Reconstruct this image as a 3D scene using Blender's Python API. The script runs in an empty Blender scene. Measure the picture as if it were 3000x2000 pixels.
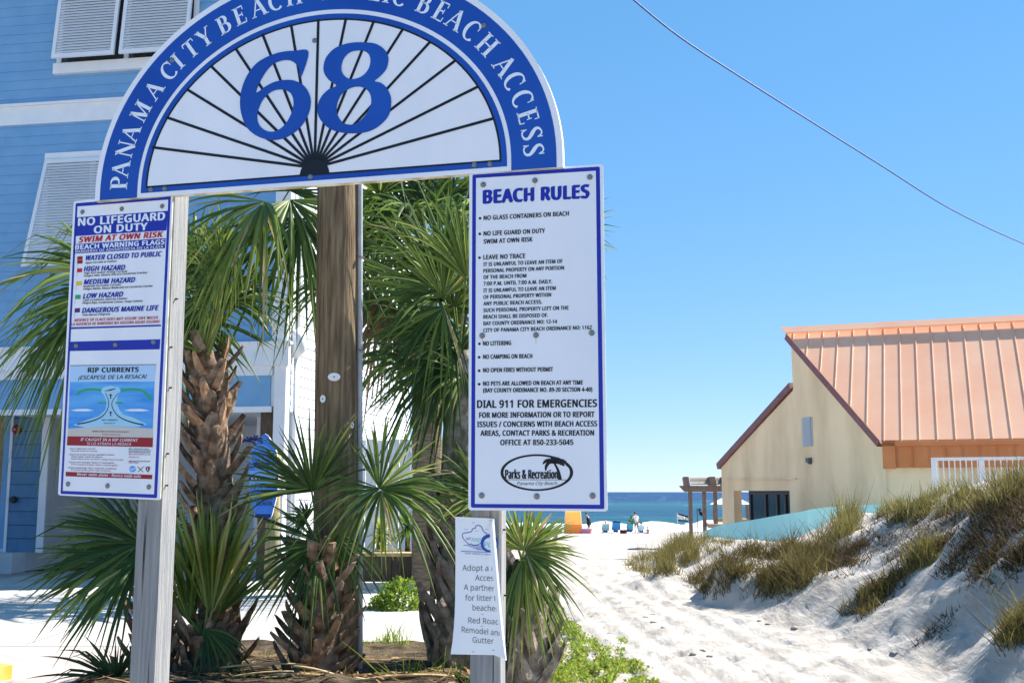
import bpy, bmesh, math, random
import numpy as np
from mathutils import Vector, Matrix
from mathutils import noise as mnoise
R = math.radians
scene = bpy.context.scene

# ------------------------------------------------------------------ camera, world, sun, exposure
CH = 1.65                      # eye height
F = 3200.0                     # focal length in photograph pixels (3000 wide)
PITCH = math.atan(440 / F)
cam_d = bpy.data.cameras.new("camera"); cam = bpy.data.objects.new("camera", cam_d)
scene.collection.objects.link(cam); scene.camera = cam
cam.location = (0, 0, CH); cam.rotation_euler = (math.pi / 2 + PITCH, 0, 0)
cam_d.sensor_width = 36.0; cam_d.lens = 36.0 * F / 3000; cam_d.clip_start = 0.05; cam_d.clip_end = 30000

SUN_EL, SUN_AZ = R(46), R(63)  # azimuth measured from straight ahead towards the right
world = bpy.data.worlds.new("World"); scene.world = world; world.use_nodes = True
nt = world.node_tree; bg = nt.nodes["Background"]
sky = nt.nodes.new("ShaderNodeTexSky"); sky.sky_type = 'NISHITA'; sky.sun_disc = False
sky.sun_elevation = SUN_EL; sky.sun_rotation = SUN_AZ
sky.air_density = 1.0; sky.dust_density = 0.0; sky.ozone_density = 6.0; sky.altitude = 3000
hsv = nt.nodes.new("ShaderNodeHueSaturation"); hsv.inputs["Saturation"].default_value = 1.24
gam = nt.nodes.new("ShaderNodeGamma"); gam.inputs[1].default_value = 0.45     # a little less contrast between zenith and horizon
nt.links.new(sky.outputs[0], hsv.inputs["Color"]); nt.links.new(hsv.outputs[0], gam.inputs[0]); tin = nt.nodes.new("ShaderNodeMix"); tin.data_type = 'RGBA'; tin.blend_type = 'MULTIPLY'; tin.inputs[0].default_value = 1.0; tin.inputs[7].default_value = (0.82, 0.92, 1.10, 1)
nt.links.new(gam.outputs[0], tin.inputs[6]); nt.links.new(tin.outputs[2], bg.inputs[0]); bg.inputs[1].default_value = 0.15
sun_d = bpy.data.lights.new("sun", 'SUN'); sun = bpy.data.objects.new("sun", sun_d); scene.collection.objects.link(sun)
sun_d.energy = 4.0; sun_d.angle = R(0.5); sun_d.color = (1.0, 0.955, 0.88)
SDIR = Vector((math.cos(SUN_EL) * math.sin(SUN_AZ), math.cos(SUN_EL) * math.cos(SUN_AZ), math.sin(SUN_EL)))
sun.rotation_euler = SDIR.to_track_quat('Z', 'Y').to_euler()
vs = scene.view_settings; vs.view_transform = 'Standard'; vs.look = 'None'; vs.exposure = 1.58; vs.gamma = 1.0

# ------------------------------------------------------------------ helpers
col = scene.collection
rng = random.Random(7)

def ray(u, v):
    x = (u - 1500) / F; y = (1000 - v) / F
    return Vector((x, math.cos(PITCH) - y * math.sin(PITCH), math.sin(PITCH) + y * math.cos(PITCH)))

def P(u, v, Y):
    """world point seen at photo pixel u, v at the distance Y ahead of the camera"""
    r = ray(u, v); return Vector((0, 0, CH)) + r * (Y / r.y)

class Frame:
    """upright plane: s runs to the right along it, z up, off towards its front"""
    def __init__(self, p, yaw):
        self.o = Vector((p[0], p[1], 0)); a = R(yaw)
        self.d = Vector((math.cos(a), -math.sin(a), 0)); self.n = Vector((-math.sin(a), -math.cos(a), 0))
    def pt(self, s, z, off=0.0):
        return self.o + self.d * s + self.n * off + Vector((0, 0, z))
    def px(self, u, v, off=0.0):
        r = ray(u, v); c = Vector((0, 0, CH)); k = ((self.o + self.n * off - c).dot(self.n)) / r.dot(self.n)
        p = c + r * k
        return (p - self.o).dot(self.d), p.z
    def ppx(self, u, v, off=0.0, lift=0.0):
        s, z = self.px(u, v, off); return self.pt(s, z, off + lift)

class MB:
    def __init__(self): self.v = []; self.f = []; self.m = []; self.t = []
    def add(self, pts, faces, m=0, t=0.5):
        b = len(self.v); self.v += [tuple(p) for p in pts]
        self.t += list(t) if isinstance(t, (list, tuple)) else [t] * len(pts)
        for q in faces: self.f.append(tuple(b + i for i in q)); self.m.append(m)
    def quad(self, a, b, c, d, m=0, t=0.5): self.add([a, b, c, d], [(0, 1, 2, 3)], m, t)
    def hexa(self, p, m=0, t=0.5):
        """eight corners: bottom ring then top ring"""
        self.add(p, [(3, 2, 1, 0), (4, 5, 6, 7), (0, 1, 5, 4), (1, 2, 6, 5), (2, 3, 7, 6), (3, 0, 4, 7)], m, t)
    def fbox(self, fr, s0, s1, z0, z1, o0, o1, m=0, t=0.5):
        q = [fr.pt(s0, z0, o1), fr.pt(s1, z0, o1), fr.pt(s1, z0, o0), fr.pt(s0, z0, o0)]
        w = [fr.pt(s0, z1, o1), fr.pt(s1, z1, o1), fr.pt(s1, z1, o0), fr.pt(s0, z1, o0)]
        self.hexa(q + w, m, t)
    def box(self, c, sx, sy, sz, yaw=0, m=0, t=0.5):
        fr = Frame((c[0], c[1]), yaw); self.fbox(fr, -sx / 2, sx / 2, c[2] - sz / 2, c[2] + sz / 2, -sy / 2, sy / 2, m, t)
    def tube(self, pts, rad, n=8, m=0, t=0.5, cap=True, flat=1.0):
        pts = [Vector(p) for p in pts]; k = len(pts)
        if not isinstance(rad, (list, tuple)): rad = [rad] * k
        prev = None; rings = []; tt = []
        for i, p in enumerate(pts):
            d = (pts[min(i + 1, k - 1)] - pts[max(i - 1, 0)]).normalized()
            a = Vector((0, 0, 1)) if abs(d.z) < 0.9 else Vector((1, 0, 0))
            x = d.cross(a).normalized() if prev is None else (prev - d * prev.dot(d)).normalized()
            prev = x; y = d.cross(x)
            for j in range(n):
                q = 2 * math.pi * j / n; rings.append(p + x * math.cos(q) * rad[i] + y * math.sin(q) * rad[i] * flat)
                tt.append(t if not isinstance(t, (list, tuple)) else t[i])
        fs = [(i * n + j, i * n + (j + 1) % n, (i + 1) * n + (j + 1) % n, (i + 1) * n + j) for i in range(k - 1) for j in range(n)]
        if cap: fs += [tuple(reversed(range(n))), tuple(range((k - 1) * n, k * n))]
        self.add(rings, fs, m, tt)
    def build(self, name, mats, parent=None, smooth=False):
        me = bpy.data.meshes.new(name); me.from_pydata(self.v, [], self.f)
        if not isinstance(mats, (list, tuple)): mats = [mats]
        for m in mats: me.materials.append(m)
        me.polygons.foreach_set("material_index", self.m)
        if smooth: me.polygons.foreach_set("use_smooth", [True] * len(self.f))
        at = me.attributes.new("tint", 'FLOAT', 'POINT'); at.data.foreach_set("value", self.t)
        me.update(); me.validate()
        o = bpy.data.objects.new(name, me); col.objects.link(o)
        if parent: hang(o, parent)
        return o

def world_origin(o):
    p = Vector(o.location)
    return p if o.parent is None else Vector(o.get("_o", (0, 0, 0)))

def hang(o, parent):
    o.parent = parent
    top = parent
    while top.parent: top = top.parent
    if parent is top: o.matrix_parent_inverse = Matrix.Translation(-Vector(top.location))
    return o

def tag(o, label=None, cat=None, group=None, kind=None):
    if label: o["label"] = label
    if cat: o["category"] = cat
    if group: o["group"] = group
    if kind: o["kind"] = kind
    return o

def thing(name, label, cat, loc, group=None):
    o = bpy.data.objects.new(name, None); col.objects.link(o); o.location = loc; o.empty_display_size = 0.1
    return tag(o, label, cat, group)

# ------------------------------------------------------------------ materials
def mat(name, c1, c2=None, scale=6.0, rough=0.6, spec=0.3, bump=0.0, bscale=None, metal=0.0, stretch=(1, 1, 1), detail=6.0, lo=0.35, hi=0.65):
    m = bpy.data.materials.new(name); m.use_nodes = True; n = m.node_tree.nodes; l = m.node_tree.links
    b = n["Principled BSDF"]; b.inputs["Roughness"].default_value = rough; b.inputs["Metallic"].default_value = metal
    b.inputs["Specular IOR Level"].default_value = spec; b.inputs["Base Color"].default_value = (*c1, 1)
    if c2 or bump:
        tc = n.new("ShaderNodeTexCoord"); mp = n.new("ShaderNodeMapping"); mp.inputs["Scale"].default_value = stretch
        l.new(tc.outputs["Object"], mp.inputs[0])
    if c2:
        no = n.new("ShaderNodeTexNoise"); no.inputs["Scale"].default_value = scale; no.inputs["Detail"].default_value = detail
        cr = n.new("ShaderNodeValToRGB"); cr.color_ramp.elements[0].color = (*c1, 1); cr.color_ramp.elements[1].color = (*c2, 1)
        cr.color_ramp.elements[0].position = lo; cr.color_ramp.elements[1].position = hi
        l.new(mp.outputs[0], no.inputs["Vector"]); l.new(no.outputs[0], cr.inputs[0]); l.new(cr.outputs[0], b.inputs["Base Color"])
    if bump:
        nb = n.new("ShaderNodeTexNoise"); nb.inputs["Scale"].default_value = bscale or scale * 3; nb.inputs["Detail"].default_value = 8
        bp = n.new("ShaderNodeBump"); bp.inputs["Strength"].default_value = bump; bp.inputs["Distance"].default_value = 0.02
        l.new(mp.outputs[0], nb.inputs["Vector"]); l.new(nb.outputs[0], bp.inputs["Height"]); l.new(bp.outputs[0], b.inputs["Normal"])
    return m

def leafmat(name, stops, trans=0.35, rough=0.45, spec=0.35):
    """leaf: colour from the tint attribute, part of the light passes through"""
    m = bpy.data.materials.new(name); m.use_nodes = True; n = m.node_tree.nodes; l = m.node_tree.links
    b = n["Principled BSDF"]; b.inputs["Roughness"].default_value = rough; b.inputs["Specular IOR Level"].default_value = spec
    at = n.new("ShaderNodeAttribute"); at.attribute_name = "tint"; cr = n.new("ShaderNodeValToRGB")
    els = cr.color_ramp.elements
    els[0].position = stops[0][0]; els[0].color = (*stops[0][1], 1); els[1].position = stops[-1][0]; els[1].color = (*stops[-1][1], 1)
    for p, c in stops[1:-1]:
        e = els.new(p); e.color = (*c, 1)
    l.new(at.outputs["Fac"], cr.inputs[0]); l.new(cr.outputs[0], b.inputs["Base Color"])
    tr = n.new("ShaderNodeBsdfTranslucent"); l.new(cr.outputs[0], tr.inputs[0])
    mx = n.new("ShaderNodeMixShader"); mx.inputs[0].default_value = trans
    l.new(b.outputs[0], mx.inputs[1]); l.new(tr.outputs[0], mx.inputs[2]); l.new(mx.outputs[0], n["Material Output"].inputs[0])
    return m

M = {}
M['sign_white'] = mat('sign_white', (0.71, 0.745, 0.82), (0.80, 0.82, 0.88), 2.2, 0.42, 0.35, 0.06, 9, stretch=(1.6, 1.6, 0.5), lo=0.3, hi=0.6)
M['sign_blue'] = mat('sign_blue', (0.007, 0.062, 0.36), (0.010, 0.085, 0.42), 3.0, 0.42, 0.3)
M['navy'] = mat('navy', (0.012, 0.028, 0.36), None, 1, 0.42, 0.3)
M['black'] = mat('black', (0.008, 0.010, 0.016), None, 1, 0.45, 0.3)
M['letter_white'] = mat('letter_white', (0.74, 0.80, 0.88), None, 1, 0.45, 0.3)
M['red'] = mat('red', (0.50, 0.015, 0.035), None, 1, 0.45, 0.3)
M['darkred'] = mat('darkred', (0.30, 0.012, 0.022), None, 1, 0.45, 0.3)
M['yellow'] = mat('yellow', (0.75, 0.52, 0.03), None, 1, 0.5, 0.3)
M['green'] = mat('green', (0.03, 0.36, 0.14), None, 1, 0.5, 0.3)
M['purple'] = mat('purple', (0.10, 0.02, 0.18), None, 1, 0.5, 0.3)
M['poster_sky'] = mat('poster_sky', (0.42, 0.62, 0.86), None, 1, 0.45, 0.3)
M['poster_sea'] = mat('poster_sea', (0.045, 0.25, 0.72), (0.12, 0.42, 0.80), 14, 0.45, 0.3, stretch=(0.35, 0.35, 3.0))
M['poster_pale'] = mat('poster_pale', (0.33, 0.60, 0.80), None, 1, 0.45, 0.3)
M['poster_sand'] = mat('poster_sand', (0.55, 0.52, 0.48), None, 1, 0.5, 0.3)
M['teal_ink'] = mat('teal_ink', (0.10, 0.55, 0.62), None, 1, 0.5, 0.3)
M['grey_ink'] = mat('grey_ink', (0.10, 0.11, 0.13), None, 1, 0.5, 0.3)
M['screw'] = mat('screw', (0.30, 0.31, 0.31), (0.16, 0.15, 0.14), 90, 0.38, 0.5, metal=0.8)
M['board_edge'] = mat('board_edge', (0.62, 0.60, 0.48), (0.34, 0.29, 0.14), 16, 0.7, 0.2, lo=0.42, hi=0.62)
M['post'] = mat('post', (0.215, 0.22, 0.23), (0.36, 0.355, 0.345), 12, 0.85, 0.15, 0.45, 30, stretch=(8, 8, 0.35), lo=0.3, hi=0.75)
M['nail'] = mat('nail', (0.02, 0.02, 0.02), None, 1, 0.6)
M['paper'] = mat('paper', (0.80, 0.82, 0.86), None, 1, 0.5, 0.25, 0.12, 7)
M['pole'] = mat('pole', (0.105, 0.070, 0.042), (0.27, 0.195, 0.115), 10, 0.85, 0.15, 0.9, 20, stretch=(3, 3, 0.22), lo=0.34, hi=0.68)
M['conduit'] = mat('conduit', (0.33, 0.34, 0.35), (0.42, 0.43, 0.44), 8, 0.5, 0.4)
M['house_blue'] = mat('house_blue', (0.16, 0.345, 0.575), (0.185, 0.38, 0.61), 2.5, 0.6, 0.25)
M['house_sunlit'] = mat('house_sunlit', (0.66, 0.70, 0.75), (0.74, 0.77, 0.80), 3, 0.55, 0.25)  # side wall: washed-out look of blue boards in full sun, put into the colour
M['house_pale'] = mat('house_pale', (0.60, 0.64, 0.68), (0.66, 0.69, 0.72), 3, 0.6, 0.25)
M['trim'] = mat('trim', (0.70, 0.73, 0.78), (0.76, 0.78, 0.80), 4, 0.5, 0.3)
M['dark'] = mat('dark', (0.02, 0.022, 0.026), None, 1, 0.5)
M['glass'] = mat('glass', (0.02, 0.028, 0.032), None, 1, 0.06, 0.7)
M['shingle'] = mat('shingle', (0.22, 0.22, 0.23), (0.3, 0.3, 0.3), 12, 0.8)
M['door_blue'] = mat('door_blue', (0.075, 0.18, 0.32), (0.09, 0.21, 0.36), 4, 0.55)
M['tan'] = mat('tan', (0.32, 0.26, 0.14), (0.42, 0.34, 0.2), 6, 0.75, 0.2, 0.3)
M['brown_wood'] = mat('brown_wood', (0.07, 0.055, 0.04), (0.13, 0.10, 0.07), 9, 0.85, 0.15, 0.6, 25, stretch=(5, 5, 0.5))
M['pile_wood'] = mat('pile_wood', (0.22, 0.20, 0.10), (0.36, 0.31, 0.17), 8, 0.85, 0.15, 0.5, 25, stretch=(5, 5, 0.4))
M['concrete'] = mat('concrete', (0.42, 0.405, 0.38), (0.54, 0.52, 0.49), 1.3, 0.9, 0.15, 0.25, 40)
M['paver'] = mat('paver', (0.38, 0.32, 0.30), (0.50, 0.44, 0.42), 2.2, 0.9, 0.15, 0.3, 40)
M['soil'] = mat('soil', (0.030, 0.022, 0.015), (0.13, 0.095, 0.062), 6, 0.95, 0.1, 1.0, 30)
M['kerb_yellow'] = mat('kerb_yellow', (0.62, 0.44, 0.05), (0.70, 0.55, 0.2), 5, 0.8)
M['fence_grey'] = mat('fence_grey', (0.50, 0.54, 0.60), (0.60, 0.63, 0.67), 3, 0.7)
M['stucco'] = mat('stucco', (0.62, 0.47, 0.30), (0.79, 0.62, 0.42), 1.1, 0.9, 0.15, 0.5, 60, stretch=(1, 1, 0.35), lo=0.3, hi=0.62, detail=9)
M['maroon'] = mat('maroon', (0.16, 0.065, 0.07), (0.2, 0.085, 0.085), 5, 0.5, 0.3)
M['copper'] = mat('copper', (0.88, 0.445, 0.265), (0.92, 0.52, 0.33), 0.7, 0.38, 0.5, metal=0.12, stretch=(1, 1, 1))
M['copper_panel'] = mat('copper_panel', (0.50, 0.165, 0.055), (0.56, 0.20, 0.075), 2, 0.5, 0.3)
M['teal_wall'] = mat('teal_wall', (0.33, 0.66, 0.67), (0.42, 0.74, 0.74), 1.1, 0.75, 0.2, 0.25, 30)
M['rail_white'] = mat('rail_white', (0.78, 0.78, 0.78), None, 1, 0.45)
M['pergola'] = mat('pergola', (0.16, 0.115, 0.095), (0.24, 0.18, 0.15), 8, 0.85, 0.15, stretch=(3, 3, 1))
M['lattice'] = mat('lattice', (0.30, 0.26, 0.21), (0.40, 0.35, 0.29), 8, 0.85)
M['cable'] = mat('cable', (0.03, 0.075, 0.24), None, 1, 0.5)
M['boot'] = mat('boot', (0.085, 0.056, 0.040), (0.33, 0.235, 0.16), 11, 0.9, 0.1, 0.6, 30)
M['boot_grey'] = mat('boot_grey', (0.13, 0.105, 0.08), (0.36, 0.31, 0.25), 12, 0.9, 0.1, 0.6, 30)
M['palm_bark'] = mat('palm_bark', (0.12, 0.09, 0.06), (0.24, 0.19, 0.13), 6, 0.9, 0.1, 0.9, 14, stretch=(1, 1, 6))
M['fibre'] = mat('fibre', (0.16, 0.075, 0.04), (0.30, 0.16, 0.09), 20, 0.95, 0.05)
M['dead'] = mat('dead', (0.42, 0.29, 0.13), (0.58, 0.44, 0.24), 9, 0.8, 0.2, stretch=(1, 1, 1))
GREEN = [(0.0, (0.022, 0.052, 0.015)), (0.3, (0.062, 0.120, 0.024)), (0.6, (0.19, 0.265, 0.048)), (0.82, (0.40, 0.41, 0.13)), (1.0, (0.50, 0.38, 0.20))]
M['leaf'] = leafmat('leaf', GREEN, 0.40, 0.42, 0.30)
M['dead_leaf'] = leafmat('dead_leaf', [(0, (0.10, 0.06, 0.03)), (0.5, (0.22, 0.13, 0.065)), (1, (0.38, 0.26, 0.14))], 0.2, 0.8, 0.1)
M['grassleaf'] = leafmat('grassleaf', [(0, (0.055, 0.034, 0.022)), (0.3, (0.12, 0.085, 0.038)), (0.6, (0.175, 0.150, 0.042)), (1, (0.36, 0.32, 0.12))], 0.32, 0.6, 0.15)
M['cover'] = leafmat('cover', [(0, (0.06, 0.12, 0.02)), (0.5, (0.20, 0.32, 0.035)), (0.85, (0.38, 0.42, 0.06)), (1, (0.45, 0.38, 0.16))], 0.4, 0.5, 0.2)

# ------------------------------------------------------------------ flat artwork
def smooth_loop(pts, k=5, closed=True):
    n = len(pts); out = []
    rngi = range(n) if closed else range(n - 1)
    for i in rngi:
        if closed: a, b, c, d = pts[i - 1], pts[i], pts[(i + 1) % n], pts[(i + 2) % n]
        else: a, b, c, d = pts[max(i - 1, 0)], pts[i], pts[i + 1], pts[min(i + 2, n - 1)]
        for j in range(k):
            t = j / k
            out.append(tuple(0.5 * (2 * b[q] + (c[q] - a[q]) * t + (2 * a[q] - 5 * b[q] + 4 * c[q] - d[q]) * t * t + (3 * b[q] - a[q] - 3 * c[q] + d[q]) * t ** 3) for q in (0, 1)))
    if not closed: out.append(tuple(pts[-1]))
    return out

def fill2d(loops):
    cu = bpy.data.curves.new("fill", 'CURVE'); cu.dimensions = '2D'; cu.fill_mode = 'BOTH'
    for lp in loops:
        sp = cu.splines.new('POLY'); sp.points.add(len(lp) - 1)
        for i, (x, y) in enumerate(lp): sp.points[i].co = (x, y, 0, 1)
        sp.use_cyclic_u = True
    ob = bpy.data.objects.new("fill", cu); me = bpy.data.meshes.new_from_object(ob)
    vs_ = [(v.co.x, v.co.y) for v in me.vertices]; fs = [tuple(p.vertices) for p in me.polygons]
    bpy.data.objects.remove(ob); bpy.data.curves.remove(cu); bpy.data.meshes.remove(me)
    return vs_, fs

try:      # the plain grotesque that ships with Blender; the built-in font otherwise
    import os
    SANS = bpy.data.fonts.load(os.path.join(bpy.utils.system_resource('DATAFILES', path='fonts'), 'NotoSansHebrew-Regular.woff2'))
except Exception:
    SANS = None
_tc = {}
def textmesh(s, bold=0.0):
    key = (s, bold)
    if key not in _tc:
        cu = bpy.data.curves.new("lettering", 'FONT'); cu.body = s
        if SANS: cu.font = SANS
        cu.resolution_u = 2
        cu.space_character = 1.0 + max(0, bold) * 2.2
        ob = bpy.data.objects.new("lettering", cu); me = bpy.data.meshes.new_from_object(ob)
        vs_ = [(v.co.x, v.co.y) for v in me.vertices]; fs = [tuple(p.vertices) for p in me.polygons]
        bpy.data.objects.remove(ob); bpy.data.curves.remove(cu); bpy.data.meshes.remove(me)
        _tc[key] = (vs_, fs)
    return _tc[key]
_h = textmesh("H")[0]; CAPH = max(y for x, y in _h) - min(y for x, y in _h)

class Art:
    """flat printed shapes on an upright sheet; coordinates in a local pixel system"""
    def __init__(self, frame, conv=lambda x, y: (x, y)): self.fr = frame; self.conv = conv; self.l = {}
    def layer(self, key): return self.l.setdefault(key, MB())
    def put(self, key, vs_, fs, lift):
        self.layer(key).add([self.fr.ppx(*self.conv(x, y), 0.0, lift) for x, y in vs_], fs)
    def loops(self, key, loops, lift):
        vs_, fs = fill2d([[(x, -y) for x, y in lp] for lp in loops]); self.put(key, [(x, -y) for x, y in vs_], fs, lift)
    def poly(self, key, pts, lift): self.loops(key, [pts], lift)
    def disc(self, key, cx, cy, rx, ry, lift, n=20):
        self.poly(key, [(cx + rx * math.cos(2 * math.pi * i / n), cy + ry * math.sin(2 * math.pi * i / n)) for i in range(n)], lift)
    def stroke(self, key, pts, w, lift):
        if not isinstance(w, (list, tuple)): w = [w] * len(pts)
        vs_ = []; n = len(pts)
        for i, (x, y) in enumerate(pts):
            a = pts[max(i - 1, 0)]; b = pts[min(i + 1, n - 1)]; dx, dy = b[0] - a[0], b[1] - a[1]; q = math.hypot(dx, dy) or 1
            vs_ += [(x - dy / q * w[i] / 2, y + dx / q * w[i] / 2), (x + dy / q * w[i] / 2, y - dx / q * w[i] / 2)]
        self.put(key, vs_, [(2 * i, 2 * i + 1, 2 * i + 3, 2 * i + 2) for i in range(n - 1)], lift)
    def text(self, key, s, x0, y0, x1, y1, cap, lift, bold=0.02, shear=0.0, lean=0.0):
        vs_, fs = textmesh(s, bold)
        if not vs_: return
        a = min(x for x, y in vs_); b = max(x for x, y in vs_); L = b - a
        out = []
        for x, y in vs_:
            t = (x - a) / L; h = y / CAPH * cap
            out.append((x0 + (x1 - x0) * t + (shear + lean) * h, y0 + (y1 - y0) * t - h))
        if bold <= 0.012: self.put(key, out, fs, lift); return
        # heavier weight: the same letters laid a hair apart
        d = bold * 1.05 * cap / CAPH; n = 3 if bold < 0.03 else 5
        for i in range(n):
            q = (i / (n - 1) - 0.5) * 2 * d; w = (0, 1, -1, 1, -1)[i] * d * 0.45 if n == 5 else 0; self.put(key, [(x + q, y + w) for x, y in out], fs, lift + i * 0.00012)

def plate(name, fr, corners, conv, thick, mats, parent, rad=10):
    """sign panel with rounded corners; corners in local px, clockwise from top left; materials face/edge"""
    loop = []
    n = len(corners)
    for i in range(n):
        p = Vector(corners[i]); a = (Vector(corners[i - 1]) - p).normalized(); b = (Vector(corners[(i + 1) % n]) - p).normalized()
        for j in range(6):
            t = j / 5; q = (p + a * rad) * (1 - t) ** 2 + p * 2 * t * (1 - t) + (p + b * rad) * t * t; loop.append((q.x, q.y))
    mb = MB(); k = len(loop)
    fpts = [fr.ppx(*conv(x, y)) for x, y in loop]; bpts = [p - fr.n * thick for p in fpts]
    mb.add(fpts, [tuple(range(k))], 0); mb.add(bpts, [tuple(reversed(range(k)))], 1)
    mb.add(fpts + bpts, [(i, i + k, (i + 1) % k + k, (i + 1) % k) for i in range(k)], 1)
    return mb.build(name, mats, parent)

_screw_me = {}
def screw(parent, pos, n, r, name="screw"):
    key = round(r, 4)
    if key not in _screw_me:
        mb = MB(); prof = [(0.0, 0.42), (0.35, 0.40), (0.42, 0.30), (0.55, 0.50), (0.8, 0.36), (1.0, 0.0)]; k = 14
        pts = [(0, 0, prof[0][1] * r)]
        for q, h in prof[1:]: pts += [(math.cos(2 * math.pi * j / k) * q * r, math.sin(2 * math.pi * j / k) * q * r, h * r) for j in range(k)]
        fs = [(0, 1 + j, 1 + (j + 1) % k) for j in range(k)]
        for i in range(len(prof) - 2): fs += [(1 + i * k + j, 1 + (i + 1) * k + j, 1 + (i + 1) * k + (j + 1) % k, 1 + i * k + (j + 1) % k) for j in range(k)]
        mb.add(pts, fs); o = mb.build(name, M['screw'], None, True); _screw_me[key] = o
    else:
        o = _screw_me[key].copy(); o.name = name; col.objects.link(o)
    o.rotation_mode = 'QUATERNION'; o.rotation_quaternion = Vector(n).to_track_quat('Z', 'Y'); o.location = pos
    hang(o, parent); return o

# ================================================================== the signs and their posts
def z_of(scale, ox, oy): return lambda x, y: (ox + x / scale, oy + y / scale)

# ---- posts
def post(label, u, v, Y, yaw, ztop, nails):
    fr = Frame(P(u, v, Y), yaw); w = 0.089
    t = thing("sign_post", label, "post", fr.pt(-w / 2, 0, -w / 2), "square wooden posts of the beach access sign")
    mb = MB(); c = 0.006
    def ring(z, jx=0, jy=0):
        return [fr.pt(s + jx, z, o + jy) for s, o in ((-w + c, 0), (-c, 0), (0, -c), (0, -w + c), (-c, -w), (-w + c, -w), (-w, -w + c), (-w, -c))]
    zs = [-0.3 + (ztop + 0.3) * i / 14 for i in range(15)]; pts = []
    for i, z in enumerate(zs): pts += ring(z, rng.uniform(-0.0012, 0.0012), rng.uniform(-0.0012, 0.0012))
    fs = [(i * 8 + j, i * 8 + (j + 1) % 8, (i + 1) * 8 + (j + 1) % 8, (i + 1) * 8 + j) for i in range(14) for j in range(8)]
    fs.append(tuple(range(14 * 8, 15 * 8)))
    mb.add(pts, fs); mb.build("post_shaft", M['post'], t)
    nb = MB()
    for z, o in nails:
        q = fr.pt(0.001, z, o); d = fr.d
        nb.tube([q - d * 0.004, q + d * 0.008], 0.003, 6)
    if nails: nb.build("nails", M['nail'], t)
    cr = MB()                                   # drying cracks
    for k in range(4):
        s = -rng.uniform(0.015, 0.075); z0 = rng.uniform(0.9, 1.9); z1 = z0 + rng.uniform(0.15, 0.5)
        cr.add([fr.pt(s, z0, 0.0012), fr.pt(s + 0.0018, (z0 + z1) / 2, 0.0012), fr.pt(s + 0.0004, z1, 0.0012), fr.pt(s - 0.001, (z0 + z1) / 2, 0.0012)], [(0, 1, 2, 3)])
    cr.build("cracks", M['nail'], t)
    return fr, t

LF, left_post = post("weathered grey square post carrying the no lifeguard on duty sign", 466, 1600, 3.47, 17.5, CH + 1.08,
                     [(CH + 0.33, -0.018), (CH + 0.12, -0.018), (CH + 0.62, -0.03), (CH + 0.02, -0.02), (CH + 0.46, -0.012)])
RF, right_post = post("weathered grey square post carrying the beach rules sign and paper notice", 1467, 1750, 3.222, 9.5, CH + 1.0, [(CH - 0.11, -0.03), (CH - 0.3, -0.05)])

# ---- arched board
AF = Frame((-0.5, 3.3), 14.0)
ac = AF.pt(-0.119, 0)
arch = thing("arch_sign", "large blue and white half-round board with a fan of black rays and the number 68", "sign", (ac.x, ac.y, CH + 0.95))
AZ = CH + 0.9834; AS = -0.119
def ell(rx, ry, n=72, a0=0.0, a1=math.pi): return [(AS + rx * math.cos(a0 + (a1 - a0) * i / n), AZ + ry * math.sin(a0 + (a1 - a0) * i / n)) for i in range(n + 1)]
ZB = AZ - 0.031
mb = MB()
out = [(AS + 0.79, ZB)] + ell(0.79, 0.696) + [(AS - 0.79, ZB)]
fp = [AF.pt(s, z, 0) for s, z in out]; bp_ = [AF.pt(s, z, -0.024) for s, z in out]; k = len(out)
mb.add(fp, [tuple(range(k))], 0); mb.add(bp_, [tuple(reversed(range(k)))], 1)
mb.add(fp + bp_, [(i, i + k, (i + 1) % k + k, (i + 1) % k) for i in range(k - 1)], 0); mb.add([fp[0], fp[-1], bp_[-1], bp_[0]], [(0, 1, 2, 3)], 1)
mb.build("board", [M['sign_white'], M['board_edge']], arch)

class SArt(Art):
    """artwork given in sheet metres (s, z) instead of pixels"""
    def put(self, key, vs_, fs, lift): self.layer(key).add([self.fr.pt(x, y, lift) for x, y in vs_], fs)
    def loops(self, key, loops, lift):
        vs_, fs = fill2d(loops); self.put(key, vs_, fs, lift)
SA = SArt(AF)
# blue ring (with its square feet), blue inner band, black rim
SA.loops('ring', [[(AS + 0.771, ZB + 0.001)] + ell(0.771, 0.676) + [(AS - 0.771, ZB + 0.001), (AS - 0.632, ZB + 0.001)] + list(reversed(ell(0.632, 0.545))) + [(AS + 0.632, ZB + 0.001)]], 0.0006)
SA.loops('band', [[(AS + 0.619, AZ - 0.016)] + ell(0.619, 0.531) + [(AS - 0.619, AZ - 0.016)], [(AS + 0.602, AZ)] + ell(0.602, 0.515) + [(AS - 0.602, AZ)]], 0.0006)
SA.loops('rim', [[(AS + 0.6019, AZ)] + ell(0.6019, 0.5149) + [(AS - 0.6019, AZ)], [(AS + 0.5955, AZ + 0.0065)] + ell(0.5955, 0.509) + [(AS - 0.5955, AZ + 0.0065)]], 0.0007)
hub = AF.px(922, 492)
for u, v in [(445, 432), (487, 344), (547, 262), (617, 193), (690, 142), (769, 100), (853, 73), (933, 57), (1014, 54), (1096, 62), (1182, 84), (1261, 123), (1336, 177), (1400, 255), (1445, 348)]:
    s, z = AF.px(u, v); d = Vector((s - hub[0], z - hub[1])).normalized(); w = 0.0046
    h0 = Vector(hub) + d * 0.02; h1 = Vector((s, z)); q = Vector((-d.y, d.x)) * w
    SA.put('rays', [h0 + q, h1 + q, h1 - q, h0 - q], [(0, 1, 2, 3)], 0.0012)
hz = AZ + 0.003
SA.loops('rays', [[(hub[0] + 0.050 * math.cos(math.pi * i / 20), hz + 0.050 * math.sin(math.pi * i / 20)) for i in range(21)]], 0.0016)
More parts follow.
